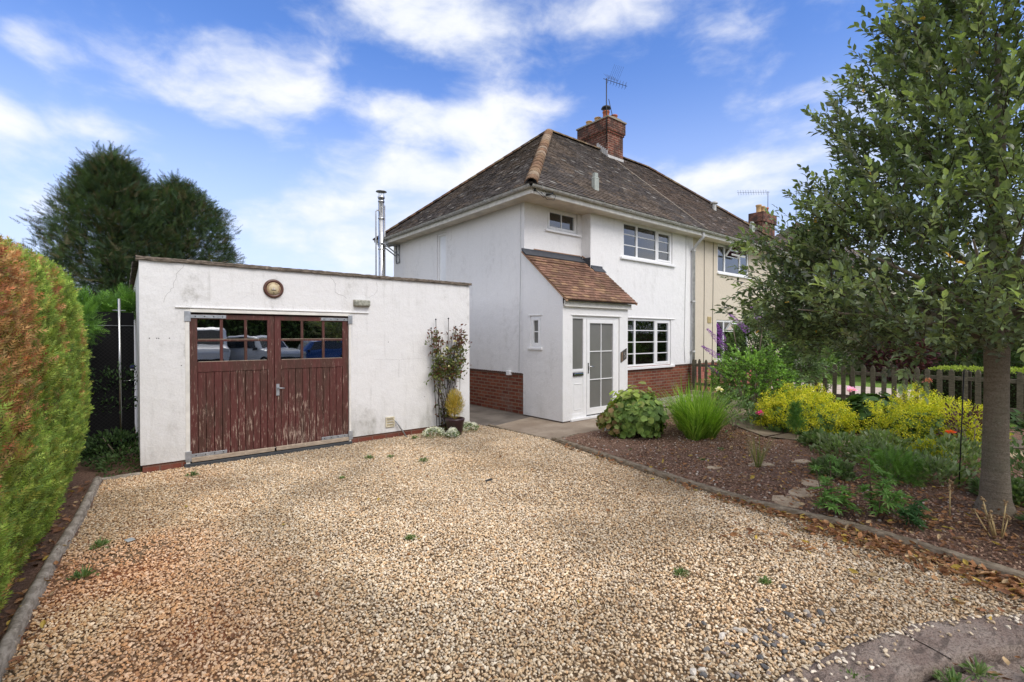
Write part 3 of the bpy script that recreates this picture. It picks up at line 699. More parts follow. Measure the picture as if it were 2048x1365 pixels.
m = MB(); m.prism([(cx_-.018, cz_-.012), (cx_-.003, cz_-.012), (cx_-.003, cz_+.016), (cx_-.012, cz_+.008)], 'y', y_-.001, y_); m.prism([(cx_+.004, cz_-.012), (cx_+.02, cz_-.012), (cx_+.012, cz_+.012), (cx_+.004, cz_+.02)], 'y', y_-.001, y_); m.build('ship_sails', plain('sail', (.62, .56, .5), .6), plq)
# bulkhead lamp, louvred vent, waste pipe, screw holes, cracks
m = MB(); m.box(2.735, 2.975, GY-.075, GY-.001, 2.105, 2.195); lp = m.build('bulkhead_lamp', plain('mossy_lamp_glass', (.3, .3, .24), .5, .5, var=.35, sc=25), ga, bevel=.015)
m = MB(); m.box(2.728, 2.982, GY-.02, GY-.0005, 2.098, 2.202); m.build('back_plate', plain('lamp_plate', (.28, .26, .2), .6), lp, bevel=.006)
m = MB(); m.box(3.245, 3.262, GY-.02, GY, .185, .345).box(3.375, 3.392, GY-.02, GY, .185, .345).box(3.262, 3.375, GY-.02, GY, .33, .345).box(3.262, 3.375, GY-.02, GY, .185, .2)
for k in range(3): m.obox((3.318, GY-.012, .222+.042*k), (.056, 0, 0), (0, .009, -.016), (0, .0012, .0008))
m.build('louvre_vent', plain('yellowed_plastic', (.62, .56, .4), .5, .4, var=.15), ga)
MB().tube([(3.395, GY-.02, .285), (3.41, GY-.03, .27), (3.56, GY-.12, .0)], .011, 8).build('waste_pipe', m_galv, ga)
for x, z in ((.245, 1.62), (.315, 1.62), (.335, 1.62), (.44, 1.62), (3.95, .62), (.56, 1.28), (3.3, 1.55)): MB().lathe([(.0001, -.001), (.006, -.001), (.006, 0)], (x, GY-.0005, z), 8, 'y').build('screw_hole', m_black, ga)
def crack(pts, seed, wd=.0035):
    r = random.Random(seed); P_ = []
    for (x0, z0), (x1, z1) in zip(pts[:-1], pts[1:]):
        n = max(2, int(math.hypot(x1-x0, z1-z0)/.03))
        for i in range(n): t = i/n; P_.append((x0+(x1-x0)*t+r.uniform(-.008, .008), z0+(z1-z0)*t+r.uniform(-.008, .008)))
    m = MB()
    for (x0, z0), (x1, z1) in zip(P_[:-1], P_[1:]):
        dx, dz = x1-x0, z1-z0; L = math.hypot(dx, dz)+1e-6; nx, nz = -dz/L*wd/2, dx/L*wd/2
        m.quad((x0-nx, GY-.0012, z0-nz), (x1-nx, GY-.0012, z1-nz), (x1+nx, GY-.0012, z1+nz), (x0+nx, GY-.0012, z0+nz))
    return m.build('crack', plain('crack_line', (.33, .32, .3), .9), ga)
crack([(.60, 2.53), (.52, 2.42), (.48, 2.25), (.40, 2.12), (.385, 2.02)], 1, .0028); crack([(2.38, 2.54), (2.46, 2.42), (2.45, 2.3), (2.6, 2.24), (2.66, 2.2)], 2); crack([(3.1, 2.5), (3.12, 2.38), (3.05, 2.28), (2.93, 2.24)], 3, .0028)
crack([(3.05, 1.28), (3.5, 1.26), (3.95, 1.28)], 4, .0016)
# ================================================================ MAIN HOUSE
ho = empty('white_house', (9.5, 10.5, 0), 'white rendered two storey house half with hipped brown tiled roof and porch', 'house')
HX, RY, MY, BX, PX, HBY = 6.47, 7.55, 7.28, 8.2, 12.5, 13.72
TOP = 4.44
w = MB()
wall(w, 'x', HX, RY, HBY, .86, TOP, [(10.66, 11.12, 2.7, 4.33)], .10, -1)
wall(w, 'y', RY, HX, BX, 0.0, TOP, [(7.12, 8.06, 3.945, 4.425)], .10)
w.quad((BX, RY, 2), (BX, MY, 2), (BX, MY, TOP), (BX, RY, TOP))
wall(w, 'y', MY, BX, PX, .86, TOP, [(9.375, 11.475, 3.55, 4.425), (9.30, 11.42, .872, 2.085)], .12)
wall(w, 'y', HBY, HX, PX, 0, TOP, sign=1)
w.quad((HX, RY, .86), (HX, HBY, .86), (HX+.05, HBY, .86), (HX+.05, RY, .86)); w.quad((BX, MY, .86), (BX, MY+.04, .86), (PX, MY+.04, .86), (PX, MY, .86))
w.build('wall', m_white, ho)
w = MB(); w.box(HX+.018, HX+.2, RY+.01, HBY-.02, -.05, .885).box(8.3, PX, MY+.02, MY+.2, -.05, .885); w.build('brick_plinth', m_brick, ho)
# toothed bottom edge of the render
w = MB()
y = RY+.03
while y < HBY-.1: w.box(HX-.004, HX+.03, y, y+.062, .838, .868); y += .075
x = 11.47
while x < PX-.06: w.box(x, x+.055, MY-.004, MY+.03, .836, .866); x += .075
w.build('render_edge', plain('dark_edge', (.1, .05, .04), .9), ho)
w = MB().box(HX-.012, HX+.02, RY-.005, RY+.06, .86, TOP); w.box(HX-.006, HX+.02, RY-.0055, RY+.005, .86, TOP); w.build('corner_bead', m_white, ho)
EZ = 4.42; EX, EY = 6.12, 6.94     # fascia face
def eaves(parent, x0, x1, left, right, gm):
    m = MB(); xa = EX if left else x0; xb = (18.33+.36) if right else x1; yb = 14.08
    if left:
        m.box(xa, HX+.02, EY, yb, EZ, EZ+.012); m.box(HX+.02, xb, EY, 7.62, EZ, EZ+.012)
    else: m.box(xa, xb, EY, 7.62, EZ, EZ+.012)
    if right: m.box(18.3, xb, 7.62, yb, EZ, EZ+.012)
    m.build('soffit', m_soffit, parent)
    m = MB(); m.box(xa, xb, EY-.012, EY+.012, EZ-.022, EZ+.12)
    if left: m.box(EX-.012, EX+.012, EY+.012, yb, EZ-.022, EZ+.12)
    if right: m.box(xb-.012, xb+.012, EY+.012, yb, EZ-.022, EZ+.12)
    m.box(xa, xb, EY-.018, EY-.0125, EZ-.012, EZ+.0)
    m.build('fascia', m_paint, parent, bevel=.003)
    # half round gutter
    g_ = MB(); r = .056; zc = EZ+.125
    def run(a, b):
        a = Vector(a); b = Vector(b); d = (b-a).normalized(); s_ = Vector((d.y, -d.x, 0)); n = 9; base = len(g_.v)
        for rr in (r, r-.005):
            for p in (a, b):
                for k in range(n): t = math.pi*k/(n-1); g_.v.append(tuple(p+s_*(math.cos(t)*rr)+Vector((0, 0, -math.sin(t)*rr))))
        for l in range(2):
            o = base+l*2*n
            for k in range(n-1): g_.f.append((o+k, o+n+k, o+n+k+1, o+k+1)); g_.sm.append(True)
        for k in (0, n-1): g_.f.append((base+k, base+n+k, base+3*n+k, base+2*n+k)); g_.sm.append(False)
        L = (b-a).length; q = .25
        while q < L:
            p = a+d*q
            for rr, hw in ((r+.006, .014),):
                bb = len(g_.v)
                for s2 in (-hw, hw):
                    for k in range(n): t = math.pi*k/(n-1); g_.v.append(tuple(p+d*s2+s_*(math.cos(t)*rr)+Vector((0, 0, -math.sin(t)*rr+.002))))
                for k in range(n-1): g_.f.append((bb+k, bb+n+k, bb+n+k+1, bb+k+1)); g_.sm.append(True)
                g_.f.append(tuple(bb+k for k in range(n))); g_.sm.append(False); g_.f.append(tuple(bb+n+k for k in range(n))); g_.sm.append(False)
            q += .92
    if left: run((EX-.07, yb, zc), (EX-.07, EY-.07, zc))
    run((xa-(.07 if left else 0), EY-.07, zc), (xb+(.07 if right else 0), EY-.07, zc-.02*(xb > 13)))
    if right: run((xb+.07, EY-.07, zc), (xb+.07, yb, zc))
    g_.build('gutter', gm, parent, bevel=0)
eaves(ho, 0, PX, True, False, m_gutterg)
def tiles(A, B, C, D, seed, palette, gauge=.1, tw=.165, th=.013, stagger=True, jit=1.):
    """tile courses on the face with eave A-B and ridge C (above A) - D (above B)"""
    r = np.random.default_rng(seed); A, B, C, D = map(np.array, (A, B, C, D)); u = norm(B-A); nrm = norm(np.cross(B-A, C-A)); nrm = nrm*np.sign(nrm[2])
    mid = (C+D)/2-(A+B)/2; up = norm(mid-u*np.dot(mid, u)); H_ = np.dot(C-A, up); n = int(H_/gauge)+1; V, F, Cc = [], [], []
    for k in range(n):
        s0 = k*gauge; s1 = min(s0+gauge*1.25, H_); t = min(s0/H_, 1); L = A+(C-A)*t; Rr = B+(D-B)*t
        l, rr = np.dot(L-A, u), np.dot(Rr-A, u); t1 = min((s0+gauge)/H_, 1)
        x = (math.floor(l/tw)-1)*tw+(tw/2 if k % 2 else 0)
        while x < rr:
            a, b = max(x, l)+.0015, min(x+tw, rr)-.0015
            if b-a > .01:
                j = r.normal(0, .0028*jit, 4); z0 = th+.006
                base = A+up*s0; top = A+up*s1; b0 = len(V)
                V += [base+u*a+nrm*(z0+j[0]), base+u*b+nrm*(z0+j[1]), top+u*b+nrm*(.003+j[2]*.3), top+u*a+nrm*(.003+j[3]*.3), base+u*a+nrm*(-.01), base+u*b+nrm*(-.01)]
                F += [(b0, b0+1, b0+2, b0+3), (b0+4, b0+5, b0+1, b0)]
                cc = np.array(palette(base+u*(a+b)/2, r)); Cc += [cc]*6
            x += tw
    return np.array(V), np.array(F), np.array(Cc)
def pal_main(dark, warm, pale, wp=.12, pp=.05):
    def f(p, r):
        q = r.random(); c = np.array(dark)
        if q < wp: c = np.array(warm)
        elif q < wp+pp: c = np.array(pale)
        n = float(vnoise(np.array([p]), .9, 5)[0]); n2 = float(vnoise(np.array([p]), 2.6, 8)[0])
        if n > .55 and r.random() < (n-.5)*3: c = c*.35+np.array(warm)*.65
        return np.clip(c*r.uniform(.72, 1.28)*(1+.5*(n2-.5)), 0, 1)
    return f
RZ, RB = 7.77, 4.56
ea = dict(A=(6.03, 6.85, RB), B=(18.77, 6.85, RB), D=(14.94, 10.5, RZ), C=(9.95, 10.5, RZ), bl=(6.03, 14.15, RB), br=(18.77, 14.15, RB))
def cut(p, q, x): p, q = np.array(p), np.array(q); return tuple(p+(q-p)*((x-p[0])/(q[0]-p[0])))
P1 = pal_main((.088, .074, .064), (.13, .098, .07), (.24, .225, .2), .08, .035); P2 = pal_main((.092, .072, .058), (.125, .088, .062), (.22, .19, .17), .15, .02)
eL = cut(ea['A'], ea['B'], PX); rL = cut(ea['C'], ea['D'], PX); ebL = cut(ea['bl'], ea['br'], PX)
V, F, C = join([tiles(ea['A'], eL, ea['C'], rL, 1, P1), tiles(ea['bl'], ea['A'], ea['C'], ea['C'], 2, P1), tiles(ebL, ea['bl'], rL, ea['C'], 3, P1)])
roof = np_mesh('roof', V, F, m_tile, ho, col=C)
m = MB(); e = .02
m.quad((ea['A'][0], ea['A'][1], RB-e), (eL[0], eL[1], RB-e), (rL[0], rL[1], RZ-e), (ea['C'][0], ea['C'][1], RZ-e)); m.quad((ea['bl'][0], ea['bl'][1], RB-e), (ea['A'][0], ea['A'][1], RB-e), (ea['C'][0], ea['C'][1], RZ-e)); m.quad((ebL[0], ebL[1], RB-e), (ea['bl'][0], ea['bl'][1], RB-e), (ea['C'][0], ea['C'][1], RZ-e), (rL[0], rL[1], RZ-e))
m.build('underlay', m_dark, roof)
def ridge(parent, a, b, seed, cols, r=.115, L=.3, flare=1.0, z=.0, name='ridge_tiles'):
    rr = np.random.default_rng(seed); a = np.array(a); b = np.array(b); n = max(1, round(np.linalg.norm(b-a)/L)); d = norm(b-a); s_ = norm(np.cross(d, [0, 0, 1])); up = np.cross(s_, d); V, F, C = [], [], []
    for i in range(n):
        p0 = a+(b-a)*i/n; p1 = a+(b-a)*(i+1.04)/n; c = np.array(cols[rr.integers(len(cols))])*rr.uniform(.75, 1.2); K = 9; b0 = len(V)
        w0 = r*(1+.18*flare); w1 = r
        for p, w_ in ((p0, w0), (p1, w1)):
            for k in range(K): t = math.pi*k/(K-1); V.append(p+s_*math.cos(t)*w_+up*(math.sin(t)*w_*.8+z+rr.normal(0, .001))); C.append(c)
        for k in range(K): t = math.pi*k/(K-1); V.append(p0+s_*math.cos(t)*(w0-.02)+up*(math.sin(t)*(w0-.02)*.8+z)); C.append(c*.6)
        for k in range(K-1): F += [(b0+k, b0+K+k, b0+K+k+1, b0+k+1), (b0+2*K+k, b0+k, b0+k+1, b0+2*K+k+1)]
    return np_mesh(name, np.array(V), np.array(F), m_ridge, parent, col=np.array(C), smooth=True)
rc = [(.14, .08, .05), (.17, .12, .07), (.1, .07, .055)]; hc = [(.22, .135, .08), (.25, .165, .1), (.19, .115, .07), (.27, .2, .14)]
ridge(roof, ea['C'], rL, 1, rc, .1, .32, .3); ridge(roof, ea['A'], ea['C'], 4, hc, .12, .31, .7, -.01, 'hip_tiles'); ridge(roof, ea['bl'], ea['C'], 3, rc, .1, .32, .3, 0, 'hip_tiles')
def zroof(y): return RB+(y-6.85)*(RZ-RB)/(10.5-6.85)
def vent_pipe(parent, x, y, h, w_=.075):
    m = MB(); z = zroof(y); m.box(x-w_, x+w_, y-.05, y+.05, z-.1, z+h-.1).box(x-w_*.75, x+w_*.75, y-.04, y+.04, z+h-.1, z+h); m.box(x-w_*1.08, x+w_*1.08, y-.055, y+.055, z+h-.14, z+h-.115)
    m.build('roof_vent', plain('vent_grey', (.36, .39, .35), .7), parent, bevel=.01)
vent_pipe(roof, 8.45, 7.36, .38)
# chimney
ch_ = MB(); cx0, cx1, cy0, cy1 = 12.22, 13.0, 10.12, 11.35
ch_.box(cx0, cx1, cy0, cy1, 7.0, 8.26).box(cx0-.03, cx1+.03, cy0-.03, cy1+.03, 8.26, 8.33).box(cx0-.06, cx1+.06, cy0-.06, cy1+.06, 8.33, 8.70)
chim = ch_.build('chimney', m_chim, ho)
m = MB().box(cx0-.09, cx1+.09, cy0-.09, cy1+.09, 8.70, 8.745); m.prism([(cx0-.05, 8.745), (cx1+.05, 8.745), (cx1-.2, 8.80), (cx0+.2, 8.80)], 'y', cy0-.05, cy1+.05); m.build('chimney_cap', plain('cement_cap', (.3, .26, .2), .9, bmp=.5), chim)
m = MB(); m.box(cx0-.012, cx1+.012, cy0-.02, cy0-.002, 7.24, 7.52)
z = 7.34; y = cy0
for k in range(6): m.box(cx0-.016, cx0-.002, y, y+.08, 7.0, zroof(y)+.24-.0*k); y += .075
m.build('flashing', m_leadw, chim)
def pot(x, y, h, r, mt, cap=None):
    m = MB().lathe([(r*.95, 0), (r*1.0, h*.1), (r*.86, h*.2), (r*.86, h*.85), (r, h*.88), (r, h), (r*.7, h), (r*.7, h*.5)], (x, y, 8.76), 16); p = m.build('chimney_pot', mt, chim)
    return p
pot(12.42, 11.1, .2, .115, m_buff); pot(12.42, 10.72, .2, .115, m_buff); pot(12.42, 10.36, .28, .12, m_pot); pot(12.83, 10.36, .27, .12, m_pot)
MB().lathe([(.1, .3), (.1, .36), (.165, .38), (.13, .44), (.001, .45)], (12.42, 10.36, 8.76), 16).build('chimney_cowl', m_black, chim)
def aerial(name, parent, base, h, ang, L, nel, z2=None, refl=True, el=.17):
    m = MB(); m.tube([base, (base[0], base[1], base[2]+h)], .018, 6); dx, dy = math.cos(ang), math.sin(ang)
    def boom(z, L, n, e, tilt=-.04):
        b0 = Vector((base[0]-dx*.12, base[1]-dy*.12, z)); b1 = Vector((base[0]+dx*L, base[1]+dy*L, z+tilt)); m.tube([b0, b1], .009, 5)
        for i in range(n):
            p = b0.lerp(b1, (i+1.5)/(n+1)); m.tube([p+Vector((-dy*e, dx*e, 0))*.35+Vector((0, 0, -e*.6)), p+Vector((dy*e, -dx*e, 0))*.35+Vector((0, 0, e*.6))], .0045, 4)
            m.tube([p+Vector((0, 0, -e*.55)), p+Vector((0, 0, e*.55))], .0045, 4)
    boom(base[2]+h-.04, L, nel, el)
    if refl:
        for s_ in (-1, 1):
            for k in range(6):
                o = Vector((base[0]+dx*(.1+.07*k), base[1]+dy*(.1+.07*k), base[2]+h-.02)); m.tube([o+Vector((0, 0, .02)), o+Vector((-dy*.3*s_, dx*.3*s_, .34))], .003, 4)
    if z2: boom(z2, L*.8, nel-2, el*.8, .0)
    return m.build(name, m_black, parent)
aerial('television_aerial', chim, (12.15, 10.12, 7.9), 2.05, -.25, .82, 7, None, True, .17)
m = MB().tube([(12.75, 10.3, 8.75), (12.55, 10.36, 9.5)], .012, 6); 
m.tube([(13.1, 10.5, 8.85), (13.25, 10.5, 8.85), (13.32, 10.5, 8.95), (13.25, 10.5, 9.02), (13.12, 10.5, 8.98)], .008, 5); m.build('bent_rod', m_black, chim)
m = MB().tube([(13.05, 10.9, 7.9), (13.5, 10.9, 7.88)], .009, 5)
for k in range(4): m.tube([(13.16+k*.1, 10.9, 7.78), (13.16+k*.1, 10.9, 7.99)], .005, 4)
m.build('small_aerial', m_black, chim)
# stainless flue on the side wall
fl = MB().tube([(5.93, 13.4, .2), (5.93, 13.4, 5.72)], .085, 16); flo = fl.build('flue', m_steel, ho)
m = MB()
for z in (1.2, 2.2, 3.2, 4.2, 5.1, 5.6): m.lathe([(.087, -.02), (.098, -.012), (.098, .012), (.087, .02)], (5.93, 13.4, z), 16)
m.lathe([(.09, 5.68), (.105, 5.70), (.105, 5.74), (.09, 5.75)], (5.93, 13.4, 0), 16); m.build('flue_band', m_steel, flo)
m = MB().lathe([(.001, 5.93), (.15, 5.90), (.16, 5.885), (.03, 5.87)], (5.93, 13.4, 0), 18)
for a in (0, 2.1, 4.2): m.tube([(5.93+.08*math.cos(a), 13.4+.08*math.sin(a), 5.7), (5.93+.08*math.cos(a), 13.4+.08*math.sin(a), 5.89)], .008, 5)
m.build('rain_cap', m_galv, flo)
m = MB().tube([(5.76, 13.4, .2), (5.76, 13.4, 5.28), (5.80, 13.4, 5.33), (5.86, 13.4, 5.33)], .022, 8); m.tube([(6.035, 13.4, 2.5), (6.035, 13.4, 5.5)], .02, 8); m.build('overflow_pipe', m_galv, flo)
m = MB()
for y in (13.3, 13.5): m.tube([(6.45, y, 4.36), (5.82, y, 4.36)], .018, 6).tube([(6.45, y, 3.85), (6.45, y, 4.38)], .02, 6).tube([(6.45, y, 4.05), (5.98, y, 4.34)], .018, 6)
m.tube([(6.45, 13.3, 3.85), (6.45, 13.5, 3.85)], .02, 6); m.build('flue_bracket', m_galv, flo)
# windows
window(ho, 'x', HX, 10.66, 11.12, 2.7, 4.33, [(1, [], [])], name='window', fw=.06, inset=.03, glass=m_obscw)
window(ho, 'y', RY, 7.12, 8.06, 3.945, 4.425, [(1, [], [.5])], name='window', sill=(.08, .07, .05, .045), fw=.045, sash=(0,), inset=.03)
window(ho, 'y', MY, 9.375, 11.475, 3.55, 4.425, [(.52, [.36, .655], []), (.82, [.36, .655], []), (.64, [.36, .655], [])], name='window', sill=(.13, .09, .06, .055), fw=.06, sash=(2,), inset=.03, behind='blind')
window(ho, 'y', MY, 9.30, 11.42, .872, 2.085, [(.52, [.27, .51, .75], []), (.85, [.27, .51, .75], []), (.62, [.27, .51, .75], [])], name='window', sill=(.05, .12, .05, .06), fw=.06, sash=(2,), inset=.03, behind='curtain')
MB().box(9.22, 11.6, MY-.02, MY+.002, 2.09, 2.105).build('window_hood', m_white, ho, bevel=.003)
# dark rooms behind the glass
m = MB()
for x0, x1, y0, y1, z0, z1 in ((9.2, 11.6, MY+.125, 10.3, .4, 2.4), (9.2, 11.6, MY+.125, 10.2, 2.9, 4.43), (6.9, 8.18, RY+.105, 9.8, 3.0, 4.43)):
    m.quad((x0, y1, z0), (x1, y1, z0), (x1, y1, z1), (x0, y1, z1)); m.quad((x0, y0, z0), (x1, y0, z0), (x1, y1, z0), (x0, y1, z0)); m.quad((x0, y0, z1), (x0, y1, z1), (x1, y1, z1), (x1, y0, z1)); m.quad((x0, y0, z0), (x0, y1, z0), (x0, y1, z1), (x0, y0, z1)); m.quad((x1, y0, z0), (x1, y0, z1), (x1, y1, z1), (x1, y1, z0))
m.build('room', plain('room_wall', (.16, .15, .13), .9), ho)
# porch
PXL, PXR, PY = 6.435, 8.40, 6.40
w = MB(); DX0, DX1, DZ1 = 6.70, 8.13, 2.035
wall(w, 'y', PY, PXL, PXR, 0.02, 2.26, [(DX0, DX1, 0.02, DZ1)], .07)
A_ = [(PY, .02), (PY, 2.22), (RY, 3.30), (RY, .02)]
# left wall with a small window (polygonal top)
wz0, wz1, wy0, wy1 = 1.42, 2.045, 7.01, 7.33
pz = lambda y: 2.335+(y-6.27)*(3.40-2.335)/(RY-6.27)-.022
for (ya, yb, za, zb) in ((PY, wy0, .02, None), (wy1, RY, .02, None), (wy0, wy1, .02, wz0), (wy0, wy1, wz1, None)):
    w.quad((PXL, yb, za), (PXL, ya, za), (PXL, ya, zb if zb else pz(ya)), (PXL, yb, zb if zb else pz(yb)))
for q in (((wy0, wz0), (wy1, wz0)), ((wy1, wz1), (wy0, wz1)), ((wy0, wz1), (wy0, wz0)), ((wy1, wz0), (wy1, wz1))):
    (ya, za), (yb, zb) = q; w.quad((PXL, ya, za), (PXL, yb, zb), (PXL+.08, yb, zb), (PXL+.08, ya, za))
w.quad((PXR, PY, .02), (PXR, MY, .02), (PXR, MY, pz(MY)), (PXR, PY, pz(PY)))
w.build('porch_wall', m_white, ho)
MB().box(PXL+.01, PXR-.01, PY+.01, PY+.06, -.04, .02).box(PXL+.01, PXL+.06, PY+.06, RY, -.04, .02).build('porch_footing', plain('dark_footing', (.09, .06, .045), .9), ho)
window(ho, 'x', PXL, wy0, wy1, wz0, wz1, [(1, [.5], [])], name='window', sill=(.05, .05, .04, .05), fw=.045, inset=.015, glass=m_obsc, sash=(0,))
MB().box(PXL-.015, PXL+.002, wy0-.06, wy1+.06, wz1+.012, wz1+.024).box(DX0-.05, DX1+.06, PY-.014, PY+.002, DZ1+.012, DZ1+.026).build('drip_moulding', m_white, ho, bevel=.002)
# front door and side light
fr = MB(); y0 = PY+.03
fr.box(DX0, DX0+.035, y0, y0+.06, .05, DZ1).box(DX1-.1, DX1, y0, y0+.06, .05, DZ1).box(DX0+.035, DX1-.1, y0, y0+.06, 1.985, DZ1).box(7.035, 7.13, y0, y0+.06, .05, 1.985).box(DX0+.035, 7.035, y0+.002, y0+.058, .05, .13).box(DX0+.035, 7.035, y0+.002, y0+.058, .945, 1.0)
fr.build('door_frame', m_pvc, ho, bevel=.004)
MB().box(DX0-.06, DX1+.02, PY-.035, PY+.09, .0, .05).build('door_sill', m_pvc, ho, bevel=.008)
sd = MB().box(DX0+.035, 7.035, y0+.012, y0+.045, .13, .945); sdo = sd.build('side_panel', m_pvc, ho)
m = MB().box(6.79, 6.98, y0+.004, y0+.011, .2, .215).box(6.79, 6.98, y0+.004, y0+.011, .70, .715).box(6.78, 6.79, y0+.007, y0+.011, .2, .715).box(6.98, 6.99, y0+.007, y0+.011, .2, .715); m.build('panel_moulding', m_pvc, sdo, bevel=.002)
MB().box(DX0+.035, 7.035, y0+.028, y0+.032, 1.0, 1.985).build('side_pane', m_obsc, sdo)
m = MB().box(6.745, 7.03, y0-.018, y0+.01, .865, .93); lb = m.build('letterbox', m_black, sdo, bevel=.006); MB().box(6.765, 7.01, y0-.026, y0-.0185, .88, .915).build('letterbox_flap', m_chrome, sdo, bevel=.004)
d = MB(); d0, d1, db, dt = 7.133, 8.027, .075, 1.98; st = .085
d.box(d0, d0+st, y0-.01, y0+.05, db, dt).box(d1-st, d1, y0-.01, y0+.05, db, dt).box(d0+st, d1-st, y0-.009, y0+.05, db, db+.13).box(d0+st, d1-st, y0-.009, y0+.05, dt-.08, dt)
door = d.build('front_door', m_pvc, ho, bevel=.005)
g0, g1, gz0, gz1 = d0+st, d1-st, db+.13, dt-.08; m = MB(); gm = (g0+g1)/2
m.box(gm-.009, gm+.009, y0+.008, y0+.022, gz0, gz1)
for k in (1, 2): z = gz0+(gz1-gz0)*k/3; m.box(g0, gm-.009, y0+.0085, y0+.0215, z-.009, z+.009).box(gm+.009, g1, y0+.0085, y0+.0215, z-.009, z+.009)
m.build('glazing_bar', m_pvc, door)
MB().box(g0, g1, y0+.024, y0+.028, gz0, gz1).build('pane', m_obsc, door)
m = MB().box(7.155, 7.18, y0-.02, y0-.0105, .90, 1.11); m.build('handle_plate', m_black, door, bevel=.003)
MB().tube([(7.167, y0-.01, 1.04), (7.167, y0-.055, 1.04), (7.29, y0-.06, 1.04)], .009, 8).build('handle', m_chrome, door)
m = MB(); m.quad((PXL+.1, RY-.05, .03), (PXR-.02, RY-.05, .03), (PXR-.02, RY-.05, 2.6), (PXL+.1, RY-.05, 2.6)); m.quad((PXL+.1, PY+.1, .03), (PXL+.1, RY, .03), (PXL+.1, RY, 1.38), (PXL+.1, PY+.1, 1.38)); m.build('porch_room', plain('beige_room', (.3, .28, .24), .9), ho)
# porch roof
P3 = pal_main((.2, .112, .075), (.25, .155, .09), (.165, .1, .068), .2, .1)
ez, tz = 2.335, 3.40; py0 = 6.27; slope = (tz-ez)/(RY-py0); xl, xr = 6.385, 8.56
V1 = tiles((xl, py0, ez), (xr, py0, ez), (xl, MY, ez+slope*(MY-py0)), (xr, MY, ez+slope*(MY-py0)), 11, P3, .092, .165, .014)
V2 = tiles((xl, MY, ez+slope*(MY-py0)), (8.2, MY, ez+slope*(MY-py0)), (xl, RY, tz), (8.2, RY, tz), 12, P3, .092, .165, .014)
V, F, C = join([V1, V2]); pr_ = np_mesh('porch_roof', V, F, m_ptile, ho, col=C)
m = MB(); m.quad((xl, py0, ez-.02), (xr, py0, ez-.02), (xr, MY, ez+slope*(MY-py0)-.02), (xl, MY, ez+slope*(MY-py0)-.02)); m.quad((xl, MY, ez+slope*(MY-py0)-.02), (8.2, MY, ez+slope*(MY-py0)-.02), (8.2, RY, tz-.02), (xl, RY, tz-.02))
m.build('roof_deck', m_dark, pr_)
m = MB()
for x in (xl,):
    m.prism([(py0, ez-.035), (RY, tz-.035), (RY, tz-.005), (py0, ez-.005)], 'x', x, x+.06)
m.prism([(py0, ez-.035), (MY, ez+slope*(MY-py0)-.035), (MY, ez+slope*(MY-py0)-.005), (py0, ez-.005)], 'x', xr-.05, xr); m.build('verge_mortar', m_mortar, pr_)
m = MB(); m.prism([(RY-.14, tz-.10), (RY, tz+.015), (RY, tz+.06), (RY-.008, tz+.06), (RY-.012, tz+.03), (RY-.15, tz-.085)], 'x', xl, 8.2-.002)
m.box(8.19, 8.195, MY-.0, RY-.02, 3.16, 3.42); zz = ez+slope*(MY-py0); m.prism([(MY-.12, zz-.085), (MY-.0, zz+.015), (MY-.0, zz+.07), (MY-.01, zz+.07), (MY-.015, zz+.03), (MY-.13, zz-.075)], 'x', 8.21, 8.60)
m.build('lead_flashing', m_lead, pr_)
m = MB(); m.box(6.72, 8.16, RY-.014, RY-.001, tz+.062, tz+.082); m.obox((8.196, 7.41, 3.40), (.006, 0, 0), (0, .13, .075), (0, -.008, .014)); m.build('mortar_fillet', m_mortar, pr_, bevel=.003)
m = MB(); m.box(PXL+.02, 8.47, PY-.045, PY-.005, 2.215, 2.32).box(PXL+.015, 8.475, PY-.055, PY-.045, 2.205, 2.225); m.build('fascia', m_paint, pr_, bevel=.003)
# slanted slate house sign
m = MB(); m.prism([(8.155, 1.08), (8.34, 1.165), (8.345, 1.385), (8.155, 1.30)], 'y', PY-.02, PY-.002); sg = m.build('house_sign', plain('slate_sign', (.075, .068, .06), .6, bmp=.4), ho, bevel=.003)
m = MB(); m.prism([(8.165, 1.096), (8.205, 1.115), (8.205, 1.31), (8.165, 1.29)], 'y', PY-.0225, PY-.0203); m.build('sign_relief', plain('brown_relief', (.2, .13, .08), .7), sg)
allv, allf = [], []; addtxt('5', .15, (8.275, PY-.0225, 1.235)); me = bpy.data.meshes.new('house_number'); me.from_pydata(allv, [], allf); link('house_number', me, plain('sign_grey', (.3, .29, .27), .6), sg)
# small items on the house
MB().box(HX-.06, HX+.02, 7.98, 8.1, .80, .90).build('junction_box', m_pvc, ho, bevel=.01)
m = MB()
pts = [(6.105, 7.06, 4.5), (6.1, 6.93-.02, 4.47)]
m.tube([(6.2, EY-.02, 4.47), (6.3, EY-.05, 4.40), (6.42, EY-.03, 4.36), (6.5, EY-.05, 4.43), (6.45, EY-.03, 4.5), (6.35, EY-.03, 4.45), (6.5, EY-.03, 4.34), (6.7, EY-.03, 4.36), (6.75, EY-.03, 4.46), (6.6, EY-.02, 4.48)], .006, 5)
m.tube([(6.48, EY-.04, 4.42), (6.62, EY-.08, 4.47)], .022, 6); m.tube([(6.18, EY-.04, 4.44), (6.18, EY-.04, 4.5)], [.03, .01], 6)
m.build('eaves_cable', m_black, ho)
def cable(parent, pts, r=.006, mt=None): return MB().tube(pts, r, 5).build('wall_cable', mt or m_black, parent)
cable(ho, [(12.12, MY-.008, 4.42), (12.13, MY-.008, 3.6), (12.09, MY-.008, 2.9), (12.08, MY-.008, 2.1), (12.05, MY-.008, 1.4), (12.1, MY-.008, .9)], .005, plain('grey_cable', (.25, .25, .24), .6))
